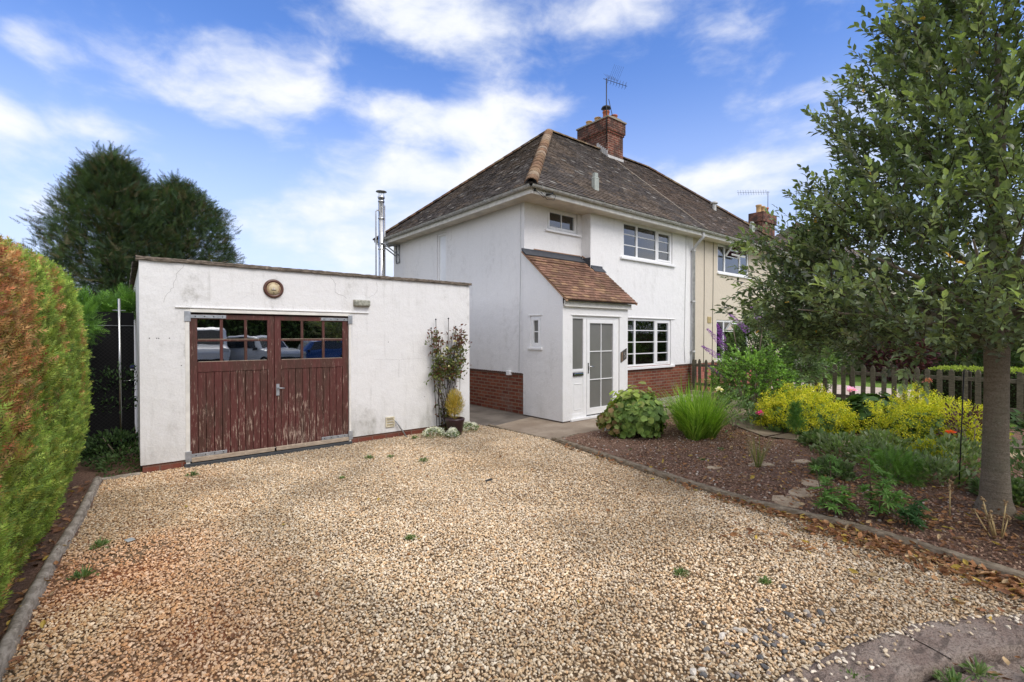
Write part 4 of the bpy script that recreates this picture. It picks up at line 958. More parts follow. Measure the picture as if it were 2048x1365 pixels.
cable(ho, [(HX-.008, 7.66, 4.4), (HX-.008, 7.67, 3.0), (HX-.008, 7.7, 1.8), (HX-.008, 7.72, .9)], .0035, plain('pale_cable', (.45, .45, .43), .6))
m = MB().tube([(12.38, EY-.03, 4.50), (12.38, EY-.03, 4.36), (12.40, 7.1, 4.2), (12.42, MY-.07, 4.08), (12.42, MY-.07, .12)], .042, 12); dp = m.build('downpipe', m_gutter, ho)
m = MB()
for z in (4.02, 2.6, 1.2): m.lathe([(.043, -.03), (.052, -.03), (.052, .03), (.043, .03)], (12.42, MY-.07, z), 12); m.box(12.36, 12.48, MY-.02, MY-.001, z-.015, z+.015)
m.build('pipe_bracket', m_gutter, dp)
# ================================================================ CREAM NEIGHBOUR
cr = empty('cream_house', (15.5, 10.5, 0), 'cream rendered neighbouring half of the pair with white plastic windows', 'house')
w = MB(); CY = MY+.004
wall(w, 'y', CY, PX, 18.33, .86, TOP, [(13.88, 15.9, 3.555, 4.42), (13.83, 15.9, .9, 2.13)], .12); wall(w, 'x', 18.33, CY, HBY, 0, TOP, sign=1); wall(w, 'y', HBY, PX, 18.33, 0, TOP, sign=1)
w.quad((PX, CY, .86), (PX, CY+.03, .86), (18.33, CY+.03, .86), (18.33, CY, .86)); w.build('wall', m_cream, cr)
MB().box(PX+.01, 18.31, MY+.02, MY+.2, -.05, .88).build('brick_plinth', m_brickp, cr)
eaves(cr, PX, 18.7, False, True, m_gutterg)
eR = cut(ea['A'], ea['B'], PX+.01)
V, F, C = join([tiles(eR, ea['B'], cut(ea['C'], ea['D'], PX+.01), ea['D'], 21, P2), tiles(ea['B'], ea['br'], ea['D'], ea['D'], 22, P2), tiles(ea['br'], ebL, ea['D'], rL, 23, P2)])
roof2 = np_mesh('roof', V, F, m_tile, cr, col=C)
m = MB(); m.quad((eL[0], eL[1], RB-e), (ea['B'][0], ea['B'][1], RB-e), (ea['D'][0], ea['D'][1], RZ-e), (rL[0], rL[1], RZ-e)); m.quad((ea['B'][0], ea['B'][1], RB-e), (ea['br'][0], ea['br'][1], RB-e), (ea['D'][0], ea['D'][1], RZ-e)); m.quad((ea['br'][0], ea['br'][1], RB-e), (ebL[0], ebL[1], RB-e), (rL[0], rL[1], RZ-e), (ea['D'][0], ea['D'][1], RZ-e)); m.build('underlay', m_dark, roof2)
ridge(roof2, rL, ea['D'], 5, rc, .1, .32, .3); ridge(roof2, ea['B'], ea['D'], 6, rc, .1, .32, .3, 0, 'hip_tiles'); ridge(roof2, ea['br'], ea['D'], 7, rc, .1, .32, .3, 0, 'hip_tiles')
pL = np.array(rL)+[0, 0, .02]; pE = np.array(eL)+[0, 0, .02]
m = MB().tube([tuple(pE), tuple(pL-np.array([0, .4, .36]))], .016, 5); m.build('party_line_mortar', plain('pale_mortar', (.28, .24, .19), .9), roof2)
vent_pipe(roof2, 16.95, 7.66, .33, .1)
m = MB(); m.lathe([(.07, -.2), (.07, .22)], (15.95, 8.5, zroof(8.5)), 14); m.lathe([(.001, .31), (.1, .28), (.13, .22), (.09, .2)], (15.95, 8.5, zroof(8.5)), 14); m.build('roof_cowl', m_gutter, roof2)
window(cr, 'y', CY, 13.88, 15.9, 3.555, 4.42, [(.4, [], []), (.95, [.64], []), (.5, [], [])], name='window', sill=(.04, .06, .05, .05), fw=.06, inset=.02, behind='net')
window(cr, 'y', CY, 13.83, 15.9, .9, 2.13, [(.4, [], []), (.95, [.72], []), (.5, [], [])], name='window', sill=(.04, .06, .05, .05), fw=.06, inset=.02)
for z0, z1 in ((4.13, 4.37), (1.83, 2.08)):
    m = MB(); m.obox((14.83, CY-.07, (z0+z1)/2), (.42, 0, 0), (0, .095, .135), (0, -.012, .009))
    m2 = MB()
    for sx in (-.4, .4): m2.obox((14.83+sx, CY-.072, (z0+z1)/2), (.03, 0, 0), (0, -.1, (z1-z0)/2+.02), (0, .015, .01))
    for q, k in ((-1, 0), (1, 0)): m2.obox((14.83, CY-.072+q*-.1*-1*-1*(-1), (z0+z1)/2+q*((z1-z0)/2)), (.43, 0, 0), (0, .015, .01), (0, -.012, .02))
    m2.build('top_light', m_pvc, cr, bevel=.004)
    MB().obox((14.83, CY-.072, (z0+z1)/2), (.38, 0, 0), (0, -.1, (z1-z0)/2), (0, .003, .002)).build('top_light_pane', m_glass, cr)
m = MB().box(13.3, 13.5, CY-.02, CY, 2.03, 2.21)
for k in range(4): m.box(13.32, 13.48, CY-.026, CY-.02, 2.05+.04*k, 2.07+.04*k)
m.build('air_brick', plain('yellow_brick', (.5, .4, .2), .9), cr)
cable(cr, [(13.1, CY-.008, 4.42), (13.11, CY-.008, 3), (13.09, CY-.008, .6)], .007); cable(cr, [(13.62, CY-.008, 4.42), (13.61, CY-.008, 3), (13.57, CY-.008, .6)], .007)
# ================================================================ FAR HOUSE
fh = empty('far_house', (31, 10.5, 0), 'distant brown roofed house with brick chimney behind the tree', 'house')
D_ = 18.6
w = MB().box(6.47+D_, 18.3+D_, 7.3, 13.7, 0, 4.44); w.build('wall', m_cream, fh)
sh_ = lambda p: (p[0]+D_, p[1], p[2])
V, F, C = join([tiles(sh_(ea['A']), sh_(ea['B']), sh_(ea['C']), sh_(ea['D']), 31, P2, .16, .3), tiles(sh_(ea['bl']), sh_(ea['A']), sh_(ea['C']), sh_(ea['C']), 32, P2, .16, .3)])
fr_ = np_mesh('roof', V, F, m_tile, fh, col=C); ridge(fr_, sh_(ea['A']), sh_(ea['C']), 41, hc, .11, .35, .5, 0, 'hip_tiles'); ridge(fr_, sh_(ea['C']), sh_(ea['D']), 42, rc, .11, .35, .3)
m = MB().box(29.2, 30.9, 12.6, 13.3, 5, 8.4).box(29.12, 30.98, 12.52, 13.38, 8.4, 8.95); fc = m.build('chimney', m_chim, fh)
for x, mt, r in ((29.5, m_buff, .16), (30.0, m_buff, .16), (30.5, m_pot, .15)): MB().lathe([(r, 0), (r*.85, .1), (r*.85, .42), (r*1.05, .45), (r*1.05, .52), (r*.7, .52)], (x, 12.95, 8.93), 12).build('chimney_pot', mt, fc)
aerial('television_aerial', fc, (30.75, 12.95, 9.0), 1.5, math.pi-.68, 1.9, 12, None, False, .3); aerial('television_aerial', fc, (31.4, 11.6, 7.6), 3.2, -.68, 1.6, 8, 10.3, False, .28)
tag(MB().tube([(17.5, 14.0, 8.6), (22, 14.1, 8.62), (28, 14.2, 8.8), (36, 14.4, 9.1), (50, 14.6, 9.9)], .02, 5).build('telephone_wire', m_black), 'thin overhead telephone wire crossing the sky behind the neighbour roof', 'wire')
# ================================================================ VEGETATION
LV = np.array([[0,0,0],[0,.5,.0],[0,1,-.12],[-.2,.28,.07],[.2,.28,.07],[-.21,.62,.05],[.21,.62,.05]]); LF = np.array([[0,1,3],[0,4,1],[1,5,3],[1,4,6],[1,2,5],[1,6,2]])
def rnd_dirs(n, zmin=-1.): 
    z = rng.uniform(zmin, 1, n); a = rng.uniform(0, 2*np.pi, n); r = np.sqrt(1-z*z); return np.stack([r*np.cos(a), r*np.sin(a), z], 1)
def palette(cols, n, w=None, j=.15):
    c = np.array(cols, float)[rng.choice(len(cols), n, p=w)]; return c*rng.uniform(1-j, 1+j, (n, 1))
def twigs(base, dirs, length, nleaf, leaf, cols, w=None, spread=.9, leafT=None, stem=.0035, stemcol=(.05,.035,.025), droop=.0):
    """short shoots carrying spirally set leaves; returns (leaves, stems)"""
    n = len(base); dirs = norm(dirs); length = np.broadcast_to(length, n)
    t = np.linspace(.12, 1.0, nleaf)[None, :]; ph = rng.uniform(0, 6.28, (n, 1))+np.arange(nleaf)[None, :]*2.4
    R = frames(dirs); X, Z = R[:, :, 0], R[:, :, 2]
    p = base[:, None]+dirs[:, None]*(t*length[:, None])[..., None]; p[..., 2] -= droop*(t**2)*length[:, None]
    rad = X[:, None]*np.cos(ph)[..., None]+Z[:, None]*np.sin(ph)[..., None]
    k = spread*(1.15-.75*t)[..., None]
    ld = norm(dirs[:, None]*.75+rad*k+rng.normal(0, .12, rad.shape)); P = p.reshape(-1, 3); D = ld.reshape(-1, 3); m = len(P)
    up = np.array([0, 0, 1.])+rng.normal(0, .35, (m, 3))
    TV, TF = leafT if leafT else (LV, LF); s_ = leaf*rng.uniform(.65, 1.2, m)
    c = np.repeat(palette(cols, n, w, .22), nleaf, 0)*rng.uniform(.8, 1.2, (m, 1))
    tip = np.tile((t > .8).ravel(), n); c[tip] *= np.array([1.25, 1.3, 1.1])
    L = scatter(TV, TF, P, frames(D, up), s_, c)
    SV = np.array([[-.5,0,-.3],[.5,0,-.3],[0,0,.6],[0,1,0]]); SF = np.array([[0,1,3],[1,2,3],[2,0,3]])
    S_ = scatter(SV*np.array([1,1,1]), SF, base, R, np.stack([np.full(n, stem*2), length, np.full(n, stem*2)], 1), np.tile(stemcol, (n, 1)))
    return L, S_
def limb_tubes(segs, col=(.09,.07,.05), n=6):
    """segs: list of (points, radii)"""
    m = MB()
    for p, r in segs: m.tube(p, r, n)
    return m
# ---------------------------------------------------------------- the big tree on the right
TX, TY = 6.235, .60
tr = empty('evergreen_tree', (TX, TY, 0), 'tall glossy dark leaved evergreen tree with a smooth brown trunk in the flower bed', 'tree')
PZ = np.array([1.42, 1.6, 1.8, 2.1, 2.5, 2.85, 3.2, 3.6, 4.0, 4.35, 4.75, 5.2, 5.6]); PR = np.array([1.15, 1.65, 1.92, 1.98, 1.74, 1.36, 1.2, 1.24, 1.18, .92, .66, .42, .1])
tp = [(TX, TY, -.05), (TX, TY, .03), (TX, TY, .15), (TX-.004, TY, .4), (TX-.006, TY, .8), (TX-.002, TY, 1.2), (TX+.0, TY, 1.5), (TX+.01, TY, 1.75), (TX+.03, TY+.02, 2.4), (TX, TY, 3.4), (TX-.02, TY+.02, 4.6)]
t_r = [.19, .152, .112, .096, .089, .085, .088, .088, .075, .045, .015]
m = MB(); pts = [Vector(p) for p in tp]; P_, R2 = [], []
for i in range(len(pts)-1):
    for k in range(6): f = k/6; P_.append(pts[i].lerp(pts[i+1], f)); R2.append(t_r[i]*(1-f)+t_r[i+1]*f)
m.tube(P_, R2, 22)
V = np.array(m.v); a = np.arctan2(V[:, 1]-TY, V[:, 0]-TX); q = np.stack([np.cos(a)*.6, np.sin(a)*.6, V[:, 2]*.5], 1); sc_ = 1+.10*(fbm(q, 2.5, 3, 3)-.5)*2+.03*(vnoise(V, 25, 3)-.5)
low = V[:, 2] < 2; V[low, 0] = TX+(V[low, 0]-TX)*sc_[low]; V[low, 1] = TY+(V[low, 1]-TY)*sc_[low]; m.v = [tuple(v) for v in V]
for i in range(26):
    a = i*2.4+rng.uniform(-.3, .3); z0 = 1.52+rng.uniform(0, 2.6)*(i/26)+.0; rr = np.interp(z0+.5, PZ, PR)*rng.uniform(.7, .95); up = rng.uniform(.25, .9)
    b = Vector((TX+math.cos(a)*rr, TY+math.sin(a)*rr, z0+up)); a0 = Vector((TX, TY, z0)); md = a0.lerp(b, .5)+Vector((0, 0, rng.uniform(-.12, .08)))
    m.tube([a0, a0.lerp(md, .5)+Vector((0, 0, .02)), md, b], [.04*(1-z0/8), .03*(1-z0/8), .02, .006], 6)
m.build('trunk', m_bark, tr)
def crown_points(n, seed, inner=.42):
    z = rng.uniform(PZ[0], PZ[-1], n*3); R = np.interp(z, PZ, PR); k = rng.random(len(z)) < (R/1.85)**1.3+.06; z = z[k][:n]; R = R[k][:n]; n = len(z)
    a = rng.uniform(0, 2*np.pi, n); q = np.stack([np.cos(a), np.sin(a), z*.9], 1)
    lump = 1+.42*(vnoise(q, 2.1, seed)-.5)+.28*(vnoise(q, 4.3, seed+3)-.5)
    f = rng.random(n)**inner; rr = R*lump*f
    P = np.stack([TX+np.cos(a)*rr, TY+np.sin(a)*rr, z+rng.normal(0, .05, n)], 1); P[:, 2] = np.maximum(P[:, 2], 1.44+.25*rng.random(n)-.28*np.clip(1.2-np.abs(f*R-.9), 0, 1)*0)
    D = np.stack([np.cos(a), np.sin(a), .55+.15*z-.3*(z < 1.8)], 1)+rng.normal(0, .35, (n, 3)); return P, D, f, z
LC = [(.062,.082,.042),(.08,.105,.052),(.11,.138,.068),(.15,.185,.085),(.085,.095,.07)]; LW = [.26,.3,.24,.1,.1]
P, D, f, z = crown_points(4900, 5, .5)
g_ = vnoise(P, 2.4, 44); keep = g_ > .34-.34*(f < .6); P, D = P[keep], D[keep]
L1, S1 = twigs(P, D, rng.uniform(.15, .3, len(P)), 10, .079, LC, LW)
# long outer shoots that break the outline
n = 380; P, D, f, z = crown_points(n, 5, .06); D = norm(D*np.array([1, 1, .6])+np.array([0, 0, .45])); L2, S2 = twigs(P, D, rng.uniform(.3, .55, len(P)), 14, .072, LC, LW, .8, stem=.004)
# limbs reaching towards the house
ext = []
def ipx(x, y, d): r = (x-1024)/957*d; return np.array([r*ch+d*sh, -r*sh+d*ch, 1.65+(672-y)/957*d])
for (x0, y0, x1, y1, d) in [(1700,560,1462,470,4.9),(1700,520,1560,395,4.8),(1720,420,1600,378,4.6),(1740,330,1668,225,4.6),(1780,250,1680,152,4.5),(1850,160,1778,72,4.4),(1900,90,1868,-10,4.3),(1640,620,1455,610,5.0),(1660,660,1500,590,4.9),(1700,690,1560,690,4.9),(1690,480,1500,500,4.7),(1780,700,1640,722,4.5),(1850,690,1800,735,4.0),(1700,640,1480,660,5.1),(1820,200,1720,160,4.7),(1750,450,1640,430,4.5),(1720,600,1485,540,4.9),(1700,545,1525,498,4.9),(1750,480,1590,440,4.7),(1720,660,1500,640,4.8),(1680,600,1520,560,5.1),(1700,640,1530,670,4.9),(1720,580,1540,600,4.7),(1640,520,1478,500,5.0),(1640,580,1472,568,5.0),(1660,640,1462,628,5.1),(1700,600,1560,520,5.2),(1700,620,1580,640,5.2)]:
    a, b = ipx(x0, y0, d+.2), ipx(x1, y1, d); k = 16 if x1 < 1600 and y1 > 430 else 10
    for i in range(k): 
        t = .15+.8*i/k; p = a+(b-a)*t+rng.normal(0, .035+.07*(1-t), 3); dd_ = norm(b-a)+rng.normal(0, .5, 3)*(i < k-1); ext.append((p, dd_+np.array([0, 0, .15])))
P = np.array([e[0] for e in ext]); D = np.array([e[1] for e in ext]); L3, S3 = twigs(P, D, rng.uniform(.12, .26, len(P)), 10, .072, LC, LW)
V, F, C = join([L1, L2, L3]); k = rng.random(len(C)//7) < .0018; cc = C.reshape(-1, 7, 3); cc[k] = (.55, .33, .05); tag(np_mesh('foliage', V, F, m_leaf, tr, col=cc.reshape(-1, 3)), 'glossy dark green leaves in whorled shoots')
V, F, C = join([S1, S2, S3]); np_mesh('twigs', V, F, m_leafd, tr, col=C)
# ---------------------------------------------------------------- clipped conifer hedge on the left
FV, FF = [[0,0,0]], []
for i in range(6):
    y = .12+i*.15; w_ = .34*(1-i/7.5); 
    for s_ in (-1, 1):
        b = len(FV); FV += [[0, y-.035, .0], [0, y+.045, .0], [s_*w_, y+.2, .05*(i % 2)]]; FF.append([b, b+1, b+2] if s_ < 0 else [b+1, b, b+2])
b = len(FV); FV += [[-.03, .85, 0], [.03, .85, 0], [0, 1.12, -.04], [-.012, 0, 0], [.012, 0, 0]]; FF += [[b, b+1, b+2], [b+3, b+4, b+2]]
FV = np.array(FV, float); FF = np.array(FF)
HV, HF = [], []
for i in range(4):
    y = .08+i*.24
    for s_ in (-1, 1): b = len(HV); HV += [[0, y-.07, 0], [0, y+.08, 0], [s_*(.36-.06*i), y+.26, .06]]; HF.append([b, b+1, b+2] if s_ < 0 else [b+1, b, b+2])
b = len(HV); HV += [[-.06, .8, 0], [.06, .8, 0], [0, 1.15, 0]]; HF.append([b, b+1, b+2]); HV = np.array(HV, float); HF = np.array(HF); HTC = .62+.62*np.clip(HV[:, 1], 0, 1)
hd_ = empty('conifer_hedge', (-1.2, 3.2, 0), 'tall clipped conifer hedge, bright green with rusty brown dead patches, left of the drive', 'hedge')
def superbox(n, c, a, p=5., faces=('x+', 'z+', 'y+'), wts=None):
    out = []
    for fc, m_ in zip(faces, wts):
        k = int(n*m_); q = rng.uniform(-1, 1, (k, 3)); ax = 'xyz'.index(fc[0]); q[:, ax] = 1 if fc[1] == '+' else -1; out.append(q)
    q = np.concatenate(out); r = (np.abs(q)**p).sum(1)**(-1/p); q = q*r[:, None]; nrm = norm(np.sign(q)*np.abs(q)**(p-1)/np.array(a)); return np.array(c)+q*np.array(a), nrm
HC, HA = (-1.02, 3.2, 1.07), (.70, 4.5, 1.16)
def hshift(P): return (P[:, 1]-5.7)*.03+.02*np.clip(P[:, 2]-1, -1, .5)+.02-.17*np.clip((.85-P[:, 2])/.85, 0, 1)
P, Nn = superbox(125000, HC, HA, 4.6, ('x+', 'z+', 'y+'), (.72, .2, .08))
k = (depth(P[:, 0], P[:, 1]) > 1.2) & (lateral(P[:, 0], P[:, 1]) > -1.35*depth(P[:, 0], P[:, 1])-.7) & (P[:, 2] > .05); P, Nn = P[k], Nn[k]
bul = (fbm(P, 1.1, 2, 3)-.5)*.22+(vnoise(P, 5, 9)-.5)*.07; P = P+Nn*bul[:, None]; P = P-Nn*(rng.random(len(P))**1.5*.085)[:, None]; P[:, 0] += hshift(P)
D = Nn*.08+np.array([0, 0, .8])+rng.normal(0, .42, P.shape)
st = np.stack([P[:, 1]*1.25, P[:, 2]*.32+P[:, 0]*.5, P[:, 0]*0], 1); b1 = fbm(st, 1.9, 12, 3); b2 = fbm(P, 2.6, 7, 3)
def _u(): pass
def bump_(y, c, w_): return np.exp(-((y-c)/w_)**2)
yy = P[:, 1]; zz = P[:, 2]
bs = 1.0*bump_(yy, 3.15, .62)*np.clip(zz-.6, .3, 1)+.75*bump_(yy, 5.75, .2)*np.clip(zz-.5, .0, 1)+.45*bump_(yy, 4.5, .16)*np.clip(zz-.8, 0, 1)
br = np.clip((b1*.6+b2*.45+bs*.8-.72)*2.6, 0, 1)*.8
green = palette([(.17,.24,.045),(.12,.19,.035),(.22,.28,.06),(.08,.13,.03)], len(P), [.35,.3,.2,.15]); brown = palette([(.27,.135,.055),(.22,.09,.045),(.32,.2,.085),(.24,.17,.07)], len(P), [.3,.2,.25,.25])
sel = rng.random(len(P)) < br; C0 = np.where(sel[:, None], brown, green*(1-.25*br[:, None])+np.array([.05, 0, 0])*br[:, None]); olive = rng.random(len(P)) < .22; C0[olive] = C0[olive]*np.array([1.05, .8, .9])
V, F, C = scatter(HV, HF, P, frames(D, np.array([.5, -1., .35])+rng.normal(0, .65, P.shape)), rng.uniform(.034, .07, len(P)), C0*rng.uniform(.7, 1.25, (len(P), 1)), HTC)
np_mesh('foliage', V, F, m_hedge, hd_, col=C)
P2_, N2_ = superbox(5200, HC, (HA[0]-.13, HA[1]-.15, HA[2]-.12), 4.6, ('x+', 'z+', 'y+', 'x-', 'y-'), (.3, .2, .1, .3, .1))
# twiggy core: closed lumpy body well inside the foliage
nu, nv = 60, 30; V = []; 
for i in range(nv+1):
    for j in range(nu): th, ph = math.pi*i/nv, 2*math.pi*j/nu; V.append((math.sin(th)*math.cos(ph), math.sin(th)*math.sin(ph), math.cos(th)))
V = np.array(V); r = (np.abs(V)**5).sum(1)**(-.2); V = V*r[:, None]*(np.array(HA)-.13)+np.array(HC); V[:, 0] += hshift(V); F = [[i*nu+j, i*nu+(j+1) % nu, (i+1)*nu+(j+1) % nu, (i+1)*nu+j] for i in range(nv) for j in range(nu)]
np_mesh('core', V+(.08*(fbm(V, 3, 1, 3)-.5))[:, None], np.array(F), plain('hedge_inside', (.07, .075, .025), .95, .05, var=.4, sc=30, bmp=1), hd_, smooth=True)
# stray sprays behind the hedge end and over the dark fence
def sprays(name, label, cat, c, s_, n, size, cols, parent=None, up=.4, droop=0., mt=None, w=None, group=None, stem=True):
    c = np.array(c); q = rng.normal(0, 1, (n, 3)); q = norm(q)*(rng.random((n, 1))**.45); P = c+q*np.array(s_); D = q+np.array([0, 0, up])+rng.normal(0, .35, (n, 3)); D[:, 2] -= droop
    V, F, C = scatter(FV, FF, P, frames(D, np.array([0, 0, 1.])+rng.normal(0, .4, (n, 3))), size*rng.uniform(.6, 1.25, n), palette(cols, n, w, .2)); return V, F, C
cyp = [(.09,.19,.035),(.13,.25,.045),(.06,.13,.03)]
cy = empty('cypress_bush', (-.5, 8.1, 0), 'soft bright green cypress sprays hanging past the far end of the hedge', 'shrub')
V, F, C = join([sprays('', '', '', (-.36, 8.05, 1.80), (.11, .25, .22), 300, .13, cyp, droop=.2), sprays('', '', '', (-.44, 8.05, 1.35), (.09, .25, .45), 220, .12, [(.03,.06,.02),(.05,.1,.03)], droop=.4)]); np_mesh('foliage', V, F, m_leafd, cy, col=C); MB().tube([(-.5, 8.1, 0), (-.42, 8.0, 1.0), (-.38, 7.9, 1.8)], [.03, .02, .008], 6).build('stem', m_bark, cy)
cy2 = empty('cypress_hedge', (-.1, 9.3, 0), 'bright green cypress tops showing over the black screen fence', 'hedge')
V, F, C = join([sprays('', '', '', (x, 9.2, 2.04+.05*math.sin(x*5)), (.3, .3, .17), 330, .2, cyp, droop=-.1) for x in (-.9, -.55, -.2, .15, .5)]); np_mesh('foliage', V, F, m_leafd, cy2, col=C)
MB().tube([(-.6, 9.4, 0), (-.6, 9.3, 2)], .03, 6).tube([(.3, 9.4, 0), (.3, 9.3, 2)], .03, 6).build('stem', m_bark, cy2)
# ---------------------------------------------------------------- black screen fence with a galvanised pole
def _net(g, P):
    v = g.mapping(g.pos, (1, 1, 1), rot=(0, 0, 0)); s_ = g.a('ShaderNodeSeparateXYZ', {0: g.pos})
    a = g.math('SINE', g.math('MULTIPLY', g.math('ADD', s_.outputs[0], s_.outputs[2]), 125)); b = g.math('SINE', g.math('MULTIPLY', g.math('SUBTRACT', s_.outputs[0], s_.outputs[2]), 125))
    w = g.math('MAXIMUM', g.ramp(a, .9, 1), g.ramp(b, .9, 1)); lo = g.math('LESS_THAN', s_.outputs[2], 1.79)
    setc(g, P, g.mix(g.math('MULTIPLY', g.math('MULTIPLY', w, lo), .5), (.010, .010, .011), (.05, .05, .05)))
bf = empty('screen_fence', (-.4, 8.6, 0), 'black shade netting fence filling the gap between hedge and garage', 'fence')
m = MB().box(-1.4, .12, 8.6, 8.612, 0, 1.975); m.build('netting', mat('shade_netting', _net, .9, .1), bf)
MB().tube([(-.03, 8.54, -.05), (-.04, 8.54, 2.16)], .016, 10).build('pole', m_steel, bf)
MB().tube([(-1.3, 8.58, 1.79), (.12, 8.58, 1.79)], .004, 5).build('wire', m_galv, bf); MB().tube([(.0, 8.58, 1.02), (.14, 8.58, 1.03)], .006, 5).build('wire', m_steel, bf); MB().tube([(-.11, 8.56, 2.0), (.03, 8.56, 2.0)], .006, 5).build('wire', m_galv, bf)
m = MB().box(.07, .13, 8.585, 8.595, 1.20, 1.235); lb_ = m.build('maker_label', plain('blue_label', (.03, .03, .14), .6), bf); MB().box(.075, .13, 8.58, 8.5845, 1.165, 1.185).build('label_strip', m_pvc, lb_)
BGX = 0
def leaf_ball(c, r, n, leaf, cols, w=None, lump=.3, zmin=-.3, up=.5, T=None, shell=.3, seed=0, wob=.45, face_out=False):
    """leaves through the outer part of a lumpy ellipsoid"""
    d = rnd_dirs(n, zmin); q = 1+lump*(vnoise(d, 2.3, seed)-.5)*2+lump*.6*(vnoise(d, 5.1, seed+4)-.5)*2; f = 1-rng.random(n)**1.4*shell; P = np.array(c)+d*(q*f)[:, None]*np.array(r)
    if face_out: D = np.cross(d, rng.normal(size=(n, 3)))+np.array([0, 0, -.25]); U = d+np.array([0, 0, .5])+rng.normal(0, .35, (n, 3))
    else: D = d+np.array([0, 0, up])+rng.normal(0, wob, (n, 3)); U = np.array([0, 0, 1.])+rng.normal(0, .5, (n, 3))
    TV, TF = T if T else (LV, LF)
    return scatter(TV, TF, P, frames(D, U), leaf*rng.uniform(.6, 1.25, n), palette(cols, n, w, .2))
def shrub(name, label, cat, base, balls, mt=None, stems=5, sr=.012, group=None, parts=()):
    o = empty(name, (*base, 0), label, cat, group); V, F, C = join(balls); np_mesh('foliage', V, F, mt or m_leafd, o, col=C)
    m = MB(); zc = np.mean(V[:, 2]); ex = np.std(V[:, :2], 0)
    for i in range(stems):
        a = i*2.4; m.tube([(base[0], base[1], -.02), (base[0]+math.cos(a)*ex[0]*.4, base[1]+math.sin(a)*ex[1]*.4, zc*.5), (base[0]+math.cos(a)*ex[0]*.9, base[1]+math.sin(a)*ex[1]*.9, zc)], [sr, sr*.8, sr*.4], 5)
    m.build('stems', m_bark, o); return o
ivy = [(.02,.045,.015),(.035,.07,.02),(.05,.09,.03)]
shrub('ivy_bank', 'dark ivy and weeds growing at the foot of the black screen fence', 'plant', (-.05, 8.2), [leaf_ball((-.05, 8.15, .1), (.5, .45, .28), 1500, .055, ivy, seed=1), leaf_ball((-.05, 8.45, .75), (.45, .14, .5), 420, .05, ivy[:2], seed=2), leaf_ball((-.0, 7.75, .03), (.3, .45, .16), 700, .045, [(.05,.09,.03),(.07,.12,.04)], seed=3)], stems=3)
# ---------------------------------------------------------------- far conifers
def conifer(x, y, h, r, label, seed, n=9000):
    o = empty('conifer_tree', (x, y, 0), label, 'tree', 'dark conifers behind the garage')
    m = MB().tube([(x, y, 0), (x, y, h*.9)], [.28, .05], 8)
    for i in range(34):
        a = i*2.4; z = h*(.2+.72*i/34); L = r*1.02*math.sqrt(max(.02, 1-(z/h)**2.4)); m.tube([(x, y, z*.93), (x+math.cos(a)*L*.5, y+math.sin(a)*L*.5, z), (x+math.cos(a)*L*.92, y+math.sin(a)*L*.92, z+.25)], [.07, .045, .01], 5)
    m.build('trunk', m_bark, o)
    z = h*(1-rng.random(n)**1.25*.88); rr = r*np.sqrt(np.clip(1-(z/h)**2.5, .0, 1)); a = rng.uniform(0, 2*np.pi, n); d = np.stack([np.cos(a), np.sin(a), z/h*2.2], 1)
    lump = 1+.42*(vnoise(d, 2.4, seed)-.5)+.45*(vnoise(d, 5.5, seed+2)-.5); f = np.where(rng.random(n) < .35, rng.random(n)*.9, rng.random(n)**.3)
    P = np.stack([x+np.cos(a)*rr*lump*f, y+np.sin(a)*rr*lump*f, z*(1+.03*rng.normal(size=n))], 1); g2 = vnoise(P, .9, seed+7); k = g2 > .07; P, a, d, f = P[k], a[k], d[k], f[k]; n = len(P)
    D = np.stack([np.cos(a), np.sin(a), .45+.5*(P[:, 2]/h)], 1)+rng.normal(0, .35, (n, 3))
    base = palette([(.035,.06,.032),(.05,.082,.036),(.068,.1,.04),(.075,.068,.035)], n, [.35,.3,.17,.18]); tone = np.clip(vnoise(P, 1.1, seed+11)*1.4, .55, 1.5)
    out = []
    for j in range(3):
        Dj = D+rng.normal(0, .45, D.shape); out.append(scatter(FV, FF, P+rng.normal(0, .1, P.shape), frames(Dj, np.array([0, 0, 1.])+rng.normal(0, .6, (n, 3))), rng.uniform(.22, .46, n), base*(.45+.8*tone[:, None])))
    V, F, C = join(out); np_mesh('foliage', V, F, m_leafd, o, col=C)
conifer(-.3, 28.4, 9.3, 3.0, 'taller left conifer of the dark pair behind the garage', 3, 8500)
conifer(2.15, 29.0, 8.75, 3.35, 'lower right conifer of the dark pair behind the garage', 9, 7000)
# ---------------------------------------------------------------- picket fence along the garden boundary
FX = 12.32
pf = empty('picket_fence', (FX, 3, 0), 'low brown green picket fence between the two front gardens', 'fence')
m0 = MB(); h_, w_ = .93, .042; m0.v = []; 
m0.prism([(-w_, 0), (w_, 0), (w_, h_-.06), (w_*.35, h_), (-w_*.35, h_), (-w_, h_-.06)], 'x', -.011, .011); 
src = None; y = 7.12; i = 0; rr_ = random.Random(3)
while y > -2.3:
    if src is None: src = m0.build('picket', m_picket, pf, bevel=.004); o = src
    else: o = src.copy(); COL.objects.link(o)
    o.parent = pf; o.location = (-.03, y-3, .08+rr_.uniform(-.012, .012)); o.rotation_euler = (rr_.uniform(-.02, .02), rr_.uniform(-.03, .03), 0); y -= .178; i += 1
for z in (.28, .80): MB().box(FX-.015, FX+.025, -2.3, 7.2, z, z+.075).build('rail', m_picket, pf, bevel=.004)
y = 7.15
while y > -2.4: MB().box(FX+.027, FX+.105, y-.04, y+.04, 0, .98).build('fence_post', m_picketd, pf, bevel=.006); y -= 1.86
MB().box(FX-.12, FX-.03, 6.1, 7.2, 0, .14).build('timber_sleeper', m_oldwood, pf, bevel=.01)
